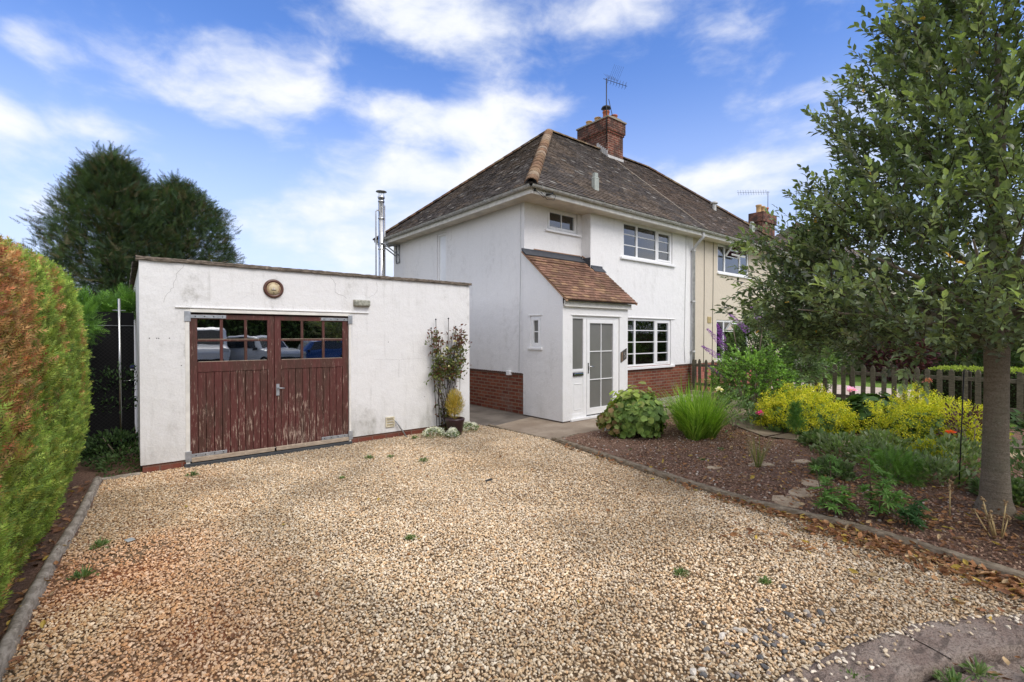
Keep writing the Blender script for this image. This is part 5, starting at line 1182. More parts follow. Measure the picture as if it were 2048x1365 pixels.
# ---------------------------------------------------------------- beyond the fence
def hedge_box(name, label, x0, x1, y0, y1, h, cols, topcols, n, size):
    o = empty(name, ((x0+x1)/2, (y0+y1)/2, 0), label, 'hedge'); c = ((x0+x1)/2, (y0+y1)/2, h/2); a = ((x1-x0)/2, (y1-y0)/2, h/2)
    P, Nn = superbox(n, c, a, 8, ('x-', 'z+', 'y+', 'y-'), (.5, .35, .08, .07)); k = P[:, 2] > h*.93; C = palette(cols, len(P)); C[k] = palette(topcols, k.sum())
    V, F, C = scatter(LV, LF, P-Nn*rng.random((len(P), 1))*.06, frames(Nn+rng.normal(0, .6, P.shape)+np.array([0, 0, .3])), size*rng.uniform(.6, 1.2, len(P)), C); np_mesh('foliage', V, F, m_leafd, o, col=C)
    MB().box(x0+.06, x1-.06, y0+.06, y1-.06, 0, h-.08).build('core', plain('hedge_twigs', (.03, .03, .015), .95, .05), o); return o
hedge_box('box_hedge', 'low box hedge with fresh yellow green top beyond the picket fence', 13.2, 14.1, -2.5, 2.45, 1.0, [(.05,.085,.025),(.035,.06,.02)], [(.22,.3,.04),(.28,.34,.06)], 9000, .05)
BG = [(.045,.075,.03),(.065,.105,.035),(.09,.14,.045),(.12,.18,.06)]
for x, y, r, h, cols, lab, sd in [(24.5,6.4,2.0,3.2,BG,'broad green bush on the far side of the lawn behind the flowering shrub',1),(25,3.6,2.1,3.5,BG[:2],'dark green bush beyond the lawn, left of the tree trunk',2),(24.5,.8,2.0,3.3,BG[:3],'dark bush beyond the low box hedge behind the tree trunk',3),(24,-2.4,2.1,3.4,BG,'green bush beyond the box hedge right of the trunk',4),(21.8,4.6,1.0,1.8,[(.06,.02,.03),(.09,.03,.04),(.04,.02,.02)],'dark purple leaved shrub beyond the lawn',5),(28,9,2.6,4.0,BG,'tall shrub beside the distant house',6),(30,2,3.4,5,BG[:3],'tall dark tree mass far behind the tree trunk',7)]:
    shrub('garden_bush', lab, 'shrub', (x, y), [leaf_ball((x, y, h*.48), (r, r, h*.52), int(3300*min(r, 2)), .17, cols, seed=sd, zmin=-.95, shell=.4)], stems=4, sr=.05)
shrub('garden_bush', 'light green leafy bush just behind the picket fence under the tree', 'shrub', (13.2, 4.5), [leaf_ball((13.2, 4.55, .85), (.5, .6, .6), 2600, .075, [(.1,.17,.04),(.15,.22,.07),(.07,.12,.035)], seed=12, zmin=-.9)], stems=4)
m = MB().box(27, 27.2, -6, 9, 0, 1.8); tag(m.build('panel_fence', plain('brown_fence_wood', (.11, .06, .04), .85, var=.3, sc=6)), 'brown boundary fence far beyond the lawn behind the bushes', 'fence')
cm = empty('garden_chair', (15.4, .9, 0), 'white wire garden chair showing above the box hedge', 'chair')
m = MB()
for s_ in (-.17, .17): m.tube([(15.4+s_, .9, 0), (15.4+s_, .9, .45), (15.38+s_, .84, 1.12), (15.4+s_*.4, .84, 1.18)], .012, 6).tube([(15.4+s_, 1.3, 0), (15.4+s_, 1.3, .45)], .012, 6)
m.build('chair_frame', m_pvc, cm); m = MB().box(15.2, 15.6, .9, 1.3, .44, .46); m.build('seat', m_pvc, cm)
# ---------------------------------------------------------------- shrubs in the bed
LOBE = []
for k in range(11): a = 2*math.pi*k/11; q = 1+.16*math.cos(a*5); LOBE.append([math.sin(a)*.46*q, .5-math.cos(a)*.5*q, .10*abs(math.sin(a))-.06*max(0, -math.cos(a))])
LOV = np.array([[0, .42, 0]]+LOBE); LOF = np.array([[0, 1+k, 1+(k+1) % 11] for k in range(11)]); LOBT = (LOV, LOF)
o = shrub('leafy_shrub', 'rounded light green shrub with lobed leaves, reddish on its left side, by the porch', 'shrub', (6.45, 4.8), [leaf_ball((6.48, 4.78, .30), (.44, .48, .42), 1500, .098, [(.14,.23,.05),(.2,.29,.07),(.1,.16,.04),(.26,.34,.08)], [.35,.25,.3,.1], T=LOBT, zmin=-.5, lump=.2, seed=4, shell=.25, face_out=True),
    leaf_ball((6.12, 4.92, .26), (.28, .28, .28), 190, .085, [(.2,.19,.06),(.2,.13,.06),(.15,.2,.05)], T=LOBT, zmin=-.5, seed=5, face_out=True), leaf_ball((6.48, 4.8, .42), (.42, .44, .4), 170, .1, [(.28,.36,.07),(.24,.27,.08)], T=LOBT, zmin=.2, seed=6, up=.8, face_out=True)], sr=.01)
def blades(c, n, L, w, cols, spread=.8, foot=.12, seg=6, droop=.55, fold=True):
    c = np.array(c); a = rng.uniform(0, 2*np.pi, n); r0 = foot*np.sqrt(rng.random(n)); lean = spread*rng.random(n)**.7; Ln = L*rng.uniform(.55, 1.1, n); W_ = w*rng.uniform(.6, 1.2, n); az = a+rng.normal(0, .5, n)
    d = np.stack([np.cos(az), np.sin(az)], 1); s_ = np.stack([-np.sin(az), np.cos(az)], 1); col0 = palette(cols, n, None, .2); V = np.zeros((n, seg+1, 2, 3)); C = np.zeros((n, seg+1, 2, 3))
    x = np.zeros(n); z = np.zeros(n); ang = math.pi/2-lean*.55
    for k in range(seg+1):
        t = k/seg; hw = W_/2*(1-t**2.2)*(.6+.4*min(1, t*4)); base = np.stack([c[0]+np.cos(a)*r0+d[:, 0]*x, c[1]+np.sin(a)*r0+d[:, 1]*x, c[2]+z], 1)
        for j, sg_ in enumerate((-1, 1)): V[:, k, j, :2] = base[:, :2]+s_*(hw*sg_)[:, None]; V[:, k, j, 2] = base[:, 2]
        C[:, k] = (col0*(1.0 if t > .2 else .8))[:, None, :]
        st = Ln/seg; x = x+np.cos(ang)*st; z = z+np.sin(ang)*st; ang = ang-droop*lean*(.6+t)*.42
    i = np.arange(n)[:, None]*((seg+1)*2); k = np.arange(seg)[None, :]*2; b = (i+k).ravel(); F = np.stack([b, b+1, b+3, b+2], 1); F = np.concatenate([F[:, [0, 1, 2]], F[:, [0, 2, 3]]])
    V = V.reshape(-1, 3); V[:, 2] = np.maximum(V[:, 2], .01); return V, F, C.reshape(-1, 3)
GC = [(.17,.30,.03),(.24,.38,.05),(.12,.22,.025),(.3,.42,.08)]
V, F, C = join([blades((7.25, 4.05, 0), 800, .88, .016, GC, .95, .2), blades((7.55, 4.45, 0), 380, .95, .016, GC[:3], 1.0, .18), blades((6.95, 4.0, 0), 200, .7, .015, GC, 1.1, .12)]); tag(np_mesh('grass_clump', V, F, m_leafd, col=C), 'big arching clump of bright green strap leaves between the two shrubs', 'plant')
V, F, C = blades((9.0, 3.75, 0), 260, .75, .02, [(.07,.14,.03),(.1,.19,.04)], 1.4, .15); tag(np_mesh('strap_plant', V, F, m_leafd, col=C), 'darker strap leaved clump drooping beside the pink flower', 'plant')
SC = [(.10,.19,.035),(.14,.25,.05),(.07,.13,.03),(.18,.3,.06)]
def spray_balls(c, r, n, size, cols, seed, zmin=-.6): 
    d = rnd_dirs(n, zmin); q = 1+.5*(vnoise(d, 2.6, seed)-.5)+.3*(vnoise(d, 6, seed+3)-.5); P = np.array(c)+d*(q*(1-.4*rng.random(n)**1.5))[:, None]*np.array(r); return P, d
P, d = spray_balls((9.22, 4.15, .70), (.55, .65, .60), 780, .1, SC, 3); L_, S_ = twigs(P, d*np.array([1, 1, .5])+np.array([0, 0, .1])+rng.normal(0, .3, d.shape), rng.uniform(.1, .2, len(P)), 10, .055, SC, [.35,.3,.2,.15], 1.0)
o = empty('green_shrub', (9.22, 4.15, 0), 'bright green finely divided shrub in front of the picket gate end', 'shrub'); np_mesh('foliage', *L_[:2], m_leafd, o, col=L_[2]); V, F, C = S_; np_mesh('twigs', V, F, m_leafd, o, col=C)
m = MB(); [m.tube([(9.22, 4.15, 0), (9.22+.22*math.cos(i*1.3), 4.15+.22*math.sin(i*1.3), .5), (9.22+.4*math.cos(i*1.3), 4.15+.4*math.sin(i*1.3), 1.0)], [.02, .014, .005], 5) for i in range(6)]; m.build('stems', m_bark, o)
BC = [(.08,.13,.05),(.11,.17,.07),(.06,.1,.035),(.16,.22,.11)]
bd = empty('butterfly_bush', (10.7, 5.0, 0), 'tall loose shrub with purple flower spikes in front of the cream house', 'shrub')
P1_, d1 = spray_balls((10.95, 4.8, 1.15), (.6, .58, .95), 560, .1, BC, 6); P2b, d2 = spray_balls((11.35, 4.35, 1.1), (.5, .6, .85), 480, .1, BC, 8); P = np.concatenate([P1_, P2b]); d = np.concatenate([d1, d2])
L_, S_ = twigs(P, d+np.array([0, 0, .5])+rng.normal(0, .3, d.shape), rng.uniform(.16, .32, len(P)), 10, .085, BC, [.3,.3,.25,.15], .9); np_mesh('foliage', *L_[:2], m_leafd, bd, col=L_[2]); np_mesh('twigs', *S_[:2], m_leafd, bd, col=S_[2])
m = MB(); [m.tube([(10.7, 4.9, 0), (10.7+.3*math.cos(i*1.3), 4.8+.3*math.sin(i*1.3), 1.0), (10.8+.6*math.cos(i*1.3), 4.8+.5*math.sin(i*1.3), 1.9)], [.03, .02, .006], 5) for i in range(7)]; m.build('stems', m_bark, bd)
for (x0, y0, x1, y1, dp_) in [(1450,696,1414,658,9.7),(1446,720,1403,692,9.6),(1454,758,1418,734,9.5),(1494,662,1458,628,9.7),(1446,680,1434,648,9.8),(1520,640,1500,612,9.8)]:
    a, b = ipx(x0, y0, dp_), ipx(x1, y1, dp_); n = 520; t = rng.random(n); rad = .05*(1-t**1.6)+.004; q = norm(rng.normal(size=(n, 3))); P = a+(b-a)*t[:, None]+q*rad[:, None]
    V, F, C = scatter(LV, LF, P, frames(q), .022*rng.uniform(.6, 1.2, n), palette([(.26,.08,.42),(.18,.05,.32),(.36,.15,.5)], n)); np_mesh('flower_spike', V, F, m_leafd, bd, col=C)
# lady's mantle mounds
def froth(name, label, c, r, h, seed, n=1700):
    TV = np.array([[-.5,0,0],[.5,0,0],[.5,1,.1],[-.5,1,.1]]); TF4 = np.array([[0,1,2],[0,2,3]])
    o = empty(name, (c[0], c[1], 0), label, 'plant'); d = rnd_dirs(n, -.12); q = 1+.6*(vnoise(d, 3, seed)-.5)+.5*(vnoise(d, 7, seed+2)-.5); P0 = np.array([c[0], c[1], h*.25])+d*(q*(1-.25*rng.random(n)**2))[:, None]*np.array([r, r, h*.72])
    k = 14; P = np.repeat(P0, k, 0)+rng.normal(0, .022, (n*k, 3)); dd_ = np.repeat(d, k, 0)+rng.normal(0, .8, (n*k, 3)); cols = np.repeat(palette([(.50,.47,.03),(.40,.42,.03),(.56,.52,.06),(.27,.33,.035)], n, [.3,.3,.2,.2], .15), k, 0)
    P[:, 2] = np.maximum(P[:, 2], .03); V, F, C = scatter(TV, TF4, P, frames(dd_), .013*rng.uniform(.6, 1.4, len(P)), cols*rng.uniform(.8, 1.2, (len(P), 1))); tag(np_mesh('flowers', V, F, m_leafd, o, col=C), 'frothy yellow green flowers')
    V, F, C = leaf_ball((c[0], c[1], h*.15), (r*.85, r*.85, h*.55), 900, .1, [(.08,.15,.045),(.11,.19,.06),(.06,.1,.03)], T=LOBT, zmin=-.1, face_out=True, seed=seed, shell=.2, lump=.15); np_mesh('leaves', V, F, m_leafd, o, col=C); return o
froth('flower_mound', 'left mound of frothy yellow green flowers in front of the picket fence', (8.95, 3.15), .68, .74, 3); froth('flower_mound', 'right mound of frothy yellow green flowers beside the tree trunk', (9.0, 1.55), .66, .80, 7, 1700)
froth('flower_mound', 'small patch of yellow green flowers low in front of the right mound', (7.75, 1.35), .2, .34, 9, 260)
shrub('broad_leaf_plant', 'dark green broad leaved plant between the two yellow mounds', 'plant', (9.75, 2.35), [leaf_ball((9.75, 2.35, .28), (.42, .42, .36), 460, .17, [(.04,.085,.02),(.055,.11,.028),(.03,.06,.015)], T=LOBT, zmin=-.3, face_out=True, seed=3)], stems=4)
shrub('broad_leaf_plant', 'dark leafy plant right of the tree trunk by the fence', 'plant', (10.1, -.2), [leaf_ball((10.2, -.1, .35), (.7, .9, .5), 1500, .10, [(.03,.06,.02),(.05,.1,.03),(.1,.14,.07)], zmin=-.3, seed=13)], stems=4)
SG = [(.19,.24,.12),(.26,.31,.19),(.13,.18,.07),(.17,.25,.08)]
for i, (x, y, r, h, lab) in enumerate([(7.55,2.15,.36,.24,'grey green low plant beside the bright stone slab'),(7.35,1.7,.36,.26,'grey green low plant left of the orange poppy'),(7.85,1.15,.4,.33,'grey green leafy plant under the orange poppy'),(7.0,1.15,.3,.24,'low grey green plant in front of the poppy'),(8.25,1.9,.34,.24,'low green plant at the foot of the right yellow mound')]):
    V, F, C = leaf_ball((x, y, h*.25), (r, r, h*.9), 640, .075, SG, zmin=-.1, up=.9, seed=20+i, wob=.5); tag(np_mesh('low_plant', V, F, m_leafd, col=C), lab, 'plant')
shrub('fern_plant', 'fresh green ferny plant between the poppy and the kerb', 'plant', (6.7, 1.42), [sprays('', '', '', (6.7, 1.42, .16), (.27, .27, .17), 620, .10, [(.09,.18,.03),(.13,.24,.05)])], stems=2, sr=.006)
shrub('dark_purple_plant', 'dark purple leaved plant behind the black cane', 'plant', (8.3, 1.0), [leaf_ball((8.3, 1.02, .42), (.26, .26, .3), 480, .05, [(.07,.03,.035),(.1,.04,.04),(.12,.09,.07)], zmin=-.6, seed=30, lump=.5)], stems=5, sr=.006)
pp = empty('poppy', (7.85, 1.2, 0), 'single orange red poppy flower in the grey green foliage', 'flower'); V, F, C = leaf_ball((7.75, 1.13, .47), (.035, .035, .022), 20, .038, [(.75,.11,.03),(.7,.17,.05)], T=LOBT, zmin=0, up=.3, seed=1); np_mesh('petals', V, F, m_leafd, pp, col=C); MB().tube([(7.85, 1.2, 0), (7.75, 1.13, .46)], .004, 5).build('stem', m_leafstem if 'm_leafstem' in globals() else plain('green_stem', (.08, .13, .04), .7), pp)
m_stem = plain('green_stem', (.09, .13, .04), .7); m_straw = plain('straw_stem', (.5, .37, .17), .7, var=.2, sc=30); m_brownstem = plain('brown_stem', (.13, .08, .05), .8)
def whorl_plant(name, label, base, stems, leafL, cols, lw=.5):
    o = empty(name, (*base, 0), label, 'plant'); m = MB(); Ps, Ds = [], []
    for (dx, dy, h, dens) in stems:
        a = Vector((base[0]+dx*.3, base[1]+dy*.3, 0)); b = Vector((base[0]+dx, base[1]+dy, h)); m.tube([a, a.lerp(b, .5)+Vector((dx*.1, 0, 0)), b], [.006, .005, .003], 5)
        for z in np.linspace(.35, 1, max(3, int(7*dens))):
            p = a.lerp(b, float(z)); an = rng.uniform(0, 6.28); off = (1.25-z)*.10*rng.uniform(.5, 1.3); c_ = p+Vector((math.cos(an)*off, math.sin(an)*off, .02)); k = 11; m.tube([p, c_], .002, 4)
            tx, ty = rng.normal(0, .35, 2)+np.array([math.cos(an), math.sin(an)])*.35*(z < .95)
            for j in range(k):
                t = j*2*math.pi/k+z*9; Ps.append(tuple(c_)); Ds.append((math.cos(t), math.sin(t), .28-tx*math.cos(t)-ty*math.sin(t)+rng.normal(0, .08)))
    P = np.array(Ps); D = np.array(Ds); n = len(P); s_ = leafL*rng.uniform(.75, 1.15, n); V, F, C = scatter(LV, LF, P, frames(D, np.array([0, 0, 1.])+rng.normal(0, .2, (n, 3))), np.stack([s_*lw, s_, s_], 1), palette(cols, n)); np_mesh('leaves', V, F, m_leafd, o, col=C); m.build('stems', m_brownstem, o); return o
EC = [(.09,.19,.04),(.13,.25,.055),(.17,.29,.08)]
whorl_plant('spurge_plant', 'leafy stemmed plant nearest the concrete edging, left of the pair', (4.98, 1.52), [(-.1,.1,.42,.7),(.02,.05,.28,1),(.05,-.08,.24,1),(-.02,-.1,.2,1),(.18,.08,.46,.7),(-.15,-.03,.2,1)], .075, EC)
whorl_plant('spurge_plant', 'taller leafy plant with a brown tipped spike, right of the pair', (5.16, 1.25), [(.0,.05,.62,1),(.1,-.05,.4,1),(-.1,-.08,.36,1),(.14,.1,.5,.8),(-.02,-.14,.26,1),(.2,-.12,.2,1)], .08, EC)
whorl_plant('spurge_plant', 'small whorled plant beside the dry leaves at the edging', (5.12, .98), [(.02,.0,.18,1),(.1,-.03,.22,1),(-.06,.02,.15,1)], .075, [(.05,.12,.04),(.07,.15,.05)])
whorl_plant('spurge_plant', 'green leafy plant at the right frame edge behind the straw stalks', (5.75, .22), [(.0,.0,.4,1),(.1,.02,.5,1),(-.08,.05,.3,1),(.05,-.1,.35,1)], .085, EC)
whorl_plant('spurge_plant', 'leafy green plant low at the right frame edge by the edging', (5.15, .08), [(.0,.0,.2,1),(.1,.06,.24,1),(-.08,.05,.16,1),(.04,-.08,.2,1)], .085, [(.05,.13,.04),(.08,.18,.06)])
m_seed = plain('seed_head', (.3, .2, .1), .8)
def stalks(name, label, base, n, h, spread=.12, heads=True):
    o = empty(name, (*base, 0), label, 'plant'); m = MB(); hd2 = MB()
    for i in range(n):
        a = rng.uniform(0, 6.28); r = spread*rng.uniform(.2, 1); H_ = h*rng.uniform(.55, 1.05); b0 = (base[0]+math.cos(a)*r*.35, base[1]+math.sin(a)*r*.35, 0); b1 = (base[0]+math.cos(a)*r*1.4, base[1]+math.sin(a)*r*1.4, H_)
        m.tube([b0, b1], [.0055, .004], 6)
        so_ = m.build('stalk', m_straw, o); m = MB()
        for k in range(8): hd2.sphere((b1[0]+rng.normal(0, .007), b1[1]+rng.normal(0, .007), b1[2]+rng.uniform(-.025, .015)), .009, 6)
        hd2.build('seed_head', m_seed, so_); hd2 = MB()
    return o
for i, (x, y, r, h, lab) in enumerate([(6.75, .55, .22, .2, 'low leafy plant just left of the foot of the tree trunk'), (6.0, .1, .25, .2, 'low green plant right of the foot of the tree trunk'), (7.3, .35, .4, .45, 'leafy plant seen right behind the tree trunk'), (6.35, 1.95, .2, .18, 'small green plant between the stepping stones'), (7.9, 2.6, .22, .2, 'grey green low plant left of the bright stone slab'), (5.55, -.25, .3, .3, 'green plant cut by the right frame edge near the kerb')]):
    V, F, C = leaf_ball((x, y, h*.25), (r, r, h*.9), 800, .07, [(.09,.15,.05),(.13,.2,.07),(.16,.2,.1)], zmin=-.1, up=.9, seed=60+i, wob=.5); tag(np_mesh('low_plant', V, F, m_leafd, col=C), lab, 'plant')
stalks('dry_stalks', 'straw coloured dead flower stalks in front of the tree trunk', (5.42, .50), 8, .34); stalks('dry_stalks', 'short dead stalks among the leafy plants by the edging', (5.32, 1.25), 7, .3, .1); stalks('dry_stalks', 'single tall straw stalk left of the tree trunk', (5.75, .84), 2, .34, .02); stalks('dry_stalks', 'dead stalks at the right frame edge', (5.3, .12), 6, .28, .1)
V, F, C = join([blades((6.07, 2.66, 0), 70, .5, .006, [(.2,.24,.08),(.34,.28,.13),(.14,.17,.05)], .75, .04, droop=.25)]); tag(np_mesh('grass_tuft', V, F, m_leafd, col=C), 'thin dry grass tuft alone in the middle of the soil', 'plant')
V, F, C = join([sprays('', '', '', (8.12, 2.98, .2+.045*k), (.15-.012*k, .15-.012*k, .06), 90, .07, [(.07,.16,.04),(.1,.2,.05)], up=.6) for k in range(9)]); o = empty('feathery_plant', (8.12, 2.98, 0), 'feathery upright green plant in front of the left yellow mound', 'plant'); np_mesh('foliage', V, F, m_leafd, o, col=C); MB().tube([(8.12, 2.98, 0), (8.12, 2.98, .55)], .006, 5).build('stem', m_stem, o)
o = empty('artichoke_plant', (6.52, 5.36, 0), 'young plant with grey green pointed leaves beside the white plant labels', 'plant'); ag = []
for i in range(11):
    a = i*2.1; ag.append(((6.52+.03*math.cos(a), 5.36+.03*math.sin(a), .03), (math.cos(a), math.sin(a), 1.1+.5*math.sin(i*3)), rng.uniform(.16, .27)))
V, F, C = scatter(LV, LF, np.array([a[0] for a in ag]), frames(np.array([a[1] for a in ag])), np.array([a[2] for a in ag]), palette([(.16,.22,.14),(.1,.15,.09)], len(ag))); np_mesh('leaves', V, F, m_leafd, o, col=C)
for x, y, lab in ((6.36, 5.30, 'white plastic plant label, left one beside the young plant'), (6.40, 5.27, 'white plastic plant label, right one beside the young plant')): tag(MB().obox((x, y, .08), (.016, -.012, 0), (.0005, .0008, 0), (.004, .004, .085)).build('plant_label', m_pvc), lab, 'plant label', 'plant labels')
# roses and small flowers
o = shrub('rose_bush', 'low rose bush with a pale cream bloom right of the grass clump', 'shrub', (8.1, 3.95), [leaf_ball((8.1, 3.95, .35), (.35, .35, .32), 620, .06, [(.11,.18,.08),(.07,.12,.04),(.15,.23,.1)], zmin=-.7, seed=40, lump=.5)], stems=6, sr=.006)
def bloom(x, y, z, r, cols, parent=None, name='bloom', n=26, label=None, cat=None):
    V, F, C = leaf_ball((x, y, z), (r*.7, r*.7, r*.4), n, r, cols, T=LOBT, zmin=-.2, up=.2, seed=int(x*10)); ob = np_mesh(name, V, F, m_leafd, parent, col=C); return ob
bloom(7.93, 4.12, .72, .045, [(.75,.7,.48),(.8,.75,.6)], o)
def flower(name, x, y, z, r, cols, label):
    e_ = empty(name, (x, y, 0), label, 'flower'); bloom(x, y, z, r, cols, e_, 'petals'); MB().tube([(x, y, 0), (x+.02, y, z)], .004, 5).build('stem', m_stem, e_)
flower('pink_flower', 8.35, 3.62, .33, .05, [(.65,.07,.3),(.7,.12,.4)], 'magenta pink flower low beside the strap leaved clump')
flower('pink_flower', 9.9, 2.75, .68, .06, [(.75,.45,.65),(.7,.4,.6)], 'pale lilac pink flower between the yellow mounds')
flower('red_flower', 10.9, 1.9, .85, .05, [(.5,.16,.14),(.4,.2,.15)], 'dusty red flower head in front of the picket fence')
tag(MB().tube([(6.82, .93, 0), (6.98, .92, 1.28)], .006, 6).build('garden_cane', m_black), 'thin black garden cane leaning beside the tree trunk', 'cane'); tag(MB().tube([(6.47, .42, 0), (6.40, .40, .55)], .006, 6).build('garden_cane', m_black), 'short black cane close against the right side of the trunk', 'cane')
# weeds in the soil and gravel
wc = [(.08,.14,.04),(.12,.18,.06),(.16,.2,.09)]
for i, (x, y, s_, lab) in enumerate([(2.55,6.17,.085,'small grassy weed in the gravel under the vent'),(2.8,6.05,.06,'tiny weed just right of the one under the vent'),(3.03,5.57,.09,'spreading weed in the gravel in front of the flower pot'),(1.79,3.51,.06,'small grey green weed in the middle of the drive'),(2.97,1.81,.07,'dark green weed in the gravel right of the middle'),(3.30,1.39,.06,'small weed near the blue grey pebbles'),(.62,6.7,.09,'weed in the gravel below the left garage corner'),(3.6,6.9,.08,'weed by the waste pipe'),(-.15,4.9,.09,'weed against the timber edging, far one'),(-.22,4.35,.1,'weed against the timber edging, near one'),(1.95,5.5,.05,'tiny weed in the gravel in front of the garage door'),(5.9,3.3,.07,'small weed in the brown soil behind the edging'),(6.6,3.4,.09,'pale weed in the soil in front of the grass clump'),(5.6,4.2,.06,'little weed in the soil near the path corner'),(8.0,2.65,.1,'grey green seedling in front of the left yellow mound'),(6.6,7.9,.1,'weed at the foot of the brick plinth in the side passage'),(7.55,6.28,.05,'tiny weed under the front door sill'),(2.66,.72,.09,'green weed between gravel and kerb stone'),(3.02,.42,.1,'weed tuft growing from the kerb stone joint'),(3.22,.36,.09,'leafy weed on the lower kerb course'),(3.35,.12,.14,'larger weed patch below the kerb in the corner'),(2.95,.25,.1,'spreading weed under the kerb stone, bottom edge')]):
    s_ *= .62; V, F, C = join([blades((x, y, 0), 26, s_*1.5, .012, wc, 1.6, s_*.4, seg=4), leaf_ball((x, y, .01), (s_, s_, s_*.4), 40, s_*.55, wc, zmin=0, up=.4, seed=i)]); tag(np_mesh('weed', V, F, m_leafd, col=C), lab, 'weed', 'weeds in the drive and bed')
# alyssum, pot, climber
def alyssum(x, y, r, lab, seed):
    o = empty('white_flowers', (x, y, 0), lab, 'flower'); V, F, C = leaf_ball((x, y, .02), (r, r*.8, .1), 500, .03, [(.1,.16,.05),(.14,.2,.07)], zmin=0, seed=seed); np_mesh('leaves', V, F, m_leafd, o, col=C)
    d = rnd_dirs(75, .1); c = np.array([x, y, .03])+d*np.array([r, r*.8, .12]); P = np.repeat(c, 26, 0)+rng.normal(0, .011, (75*26, 3)); V, F, C = scatter(LV, LF, P, frames(rng.normal(size=P.shape)+np.array([0, 0, .5])), .011*rng.uniform(.7, 1.3, len(P)), palette([(.78,.78,.76),(.66,.66,.62)], len(P), None, .06)); np_mesh('flowers', V, F, m_leafd, o, col=C)
alyssum(3.93, 6.86, .19, 'clump of small white flowers left of the dark pot', 1); alyssum(4.62, 6.9, .2, 'clump of small white flowers right of the dark pot', 2); alyssum(4.12, 6.6, .1, 'little clump of white flowers in front of the dark pot', 3)
pt = empty('potted_conifer', (4.27, 6.76, 0), 'dark glazed pot holding a small golden egg shaped conifer', 'potted plant')
MB().lathe([(.001, 0), (.10, 0), (.115, .02), (.15, .22), (.162, .25), (.165, .28), (.15, .285), (.145, .25), (.001, .25)], (4.27, 6.76, 0), 28).build('pot', plain('aubergine_glaze', (.035, .014, .016), .3, .5), pt)
V, F, C = sprays('', '', '', (4.27, 6.76, .50), (.135, .135, .24), 1500, .055, [(.42,.3,.05),(.5,.38,.09),(.3,.22,.05),(.28,.27,.06)], up=1.1); np_mesh('foliage', V, F, m_leafd, pt, col=C); MB().tube([(4.27, 6.76, .22), (4.27, 6.76, .5)], .012, 6).build('stem', m_bark, pt)
cl = empty('climbing_plant', (4.3, 7.08, 0), 'sparse reddish climber with pale buds on the garage wall', 'climber')
sp = empty('plant_support', (4.3, 7.1, 0), 'four thin metal rods with ball tops supporting the climber', 'plant support')
for x, z in ((4.03, 1.77), (4.12, 1.92), (4.37, 1.94), (4.515, 1.80)):
    MB().tube([(4.28+(x-4.28)*.55, 7.12, 0), (x, 7.12, z)], .0055, 6).sphere((x, 7.12, z+.008), .015, 8).build('rod', m_black, sp)
m = MB(); Ps, Ds, Cs = [], [], []; r = random.Random(5)
for i in range(34):
    x = 4.28+r.uniform(-.06, .06); y = 7.07+r.uniform(-.04, .02); z = 0.0; pts = [(x, y, z)]; ax = r.uniform(-.22, .3); top = r.uniform(.7, 1.72)
    while z < top:
        z += .09; x += ax*.09*.8+r.uniform(-.03, .03); y = min(7.17, max(6.95, y+r.uniform(-.02, .02))); pts.append((x, y, z))
        if z > .95 or r.random() < .1: Ps.append((x, y, z)); Ds.append((r.uniform(-1, 1), r.uniform(-1, .1), r.uniform(-.3, .7)))
    m.tube(pts, [.0045]*(len(pts)-1)+[.002], 4)
m.build('stems', plain('dark_vine', (.06, .04, .03), .8), cl)
P = np.array(Ps); D = np.array(Ds); P = np.repeat(P, 9, 0)+rng.normal(0, .045, (len(P)*9, 3)); P[:, 1] = np.minimum(P[:, 1], 7.17); D = np.repeat(D, 9, 0)+rng.normal(0, .5, (len(D)*9, 3)); hi = P[:, 2] > 1.45; C0 = palette([(.10,.12,.035),(.14,.15,.045),(.13,.06,.035),(.07,.09,.03)], len(P)); C0[hi] = palette([(.14,.055,.04),(.11,.05,.035),(.1,.1,.035)], hi.sum())
V, F, C = scatter(LV, LF, P, frames(D), .066*rng.uniform(.6, 1.2, len(P)), C0); np_mesh('leaves', V, F, m_leafd, cl, col=C)
sprout = [(3.86, 7.05, 1.5), (3.92, 7.02, 1.0), (3.87, 7.0, .88), (3.95, 7.0, 1.1)]
Ps = []; m = MB()
for (x, y, z) in sprout: m.tube([(4.1, 7.06, z+.15), (x, y, z)], .003, 4); Ps += [(x+(4.1-x)*t, y, z+.15*t) for t in np.linspace(0, .8, 5)]
m.build('side_shoots', m_brownstem, cl); P = np.repeat(np.array(Ps), 2, 0)+rng.normal(0, .012, (len(Ps)*2, 3)); V, F, C = scatter(LV, LF, P, frames(rng.normal(size=P.shape)), np.full(len(P), .055), palette([(.09,.13,.04)], len(P))); np_mesh('side_leaves', V, F, m_leafd, cl, col=C)
for x, z in ((4.25, 1.43), (4.45, 1.32), (4.3, 1.12), (4.42, 1.55), (4.16, 1.3), (4.48, 1.26), (4.4, 1.2)): bloom(x, 6.99, z, .022, [(.7,.66,.42),(.6,.55,.3)], cl, 'bud', 12)
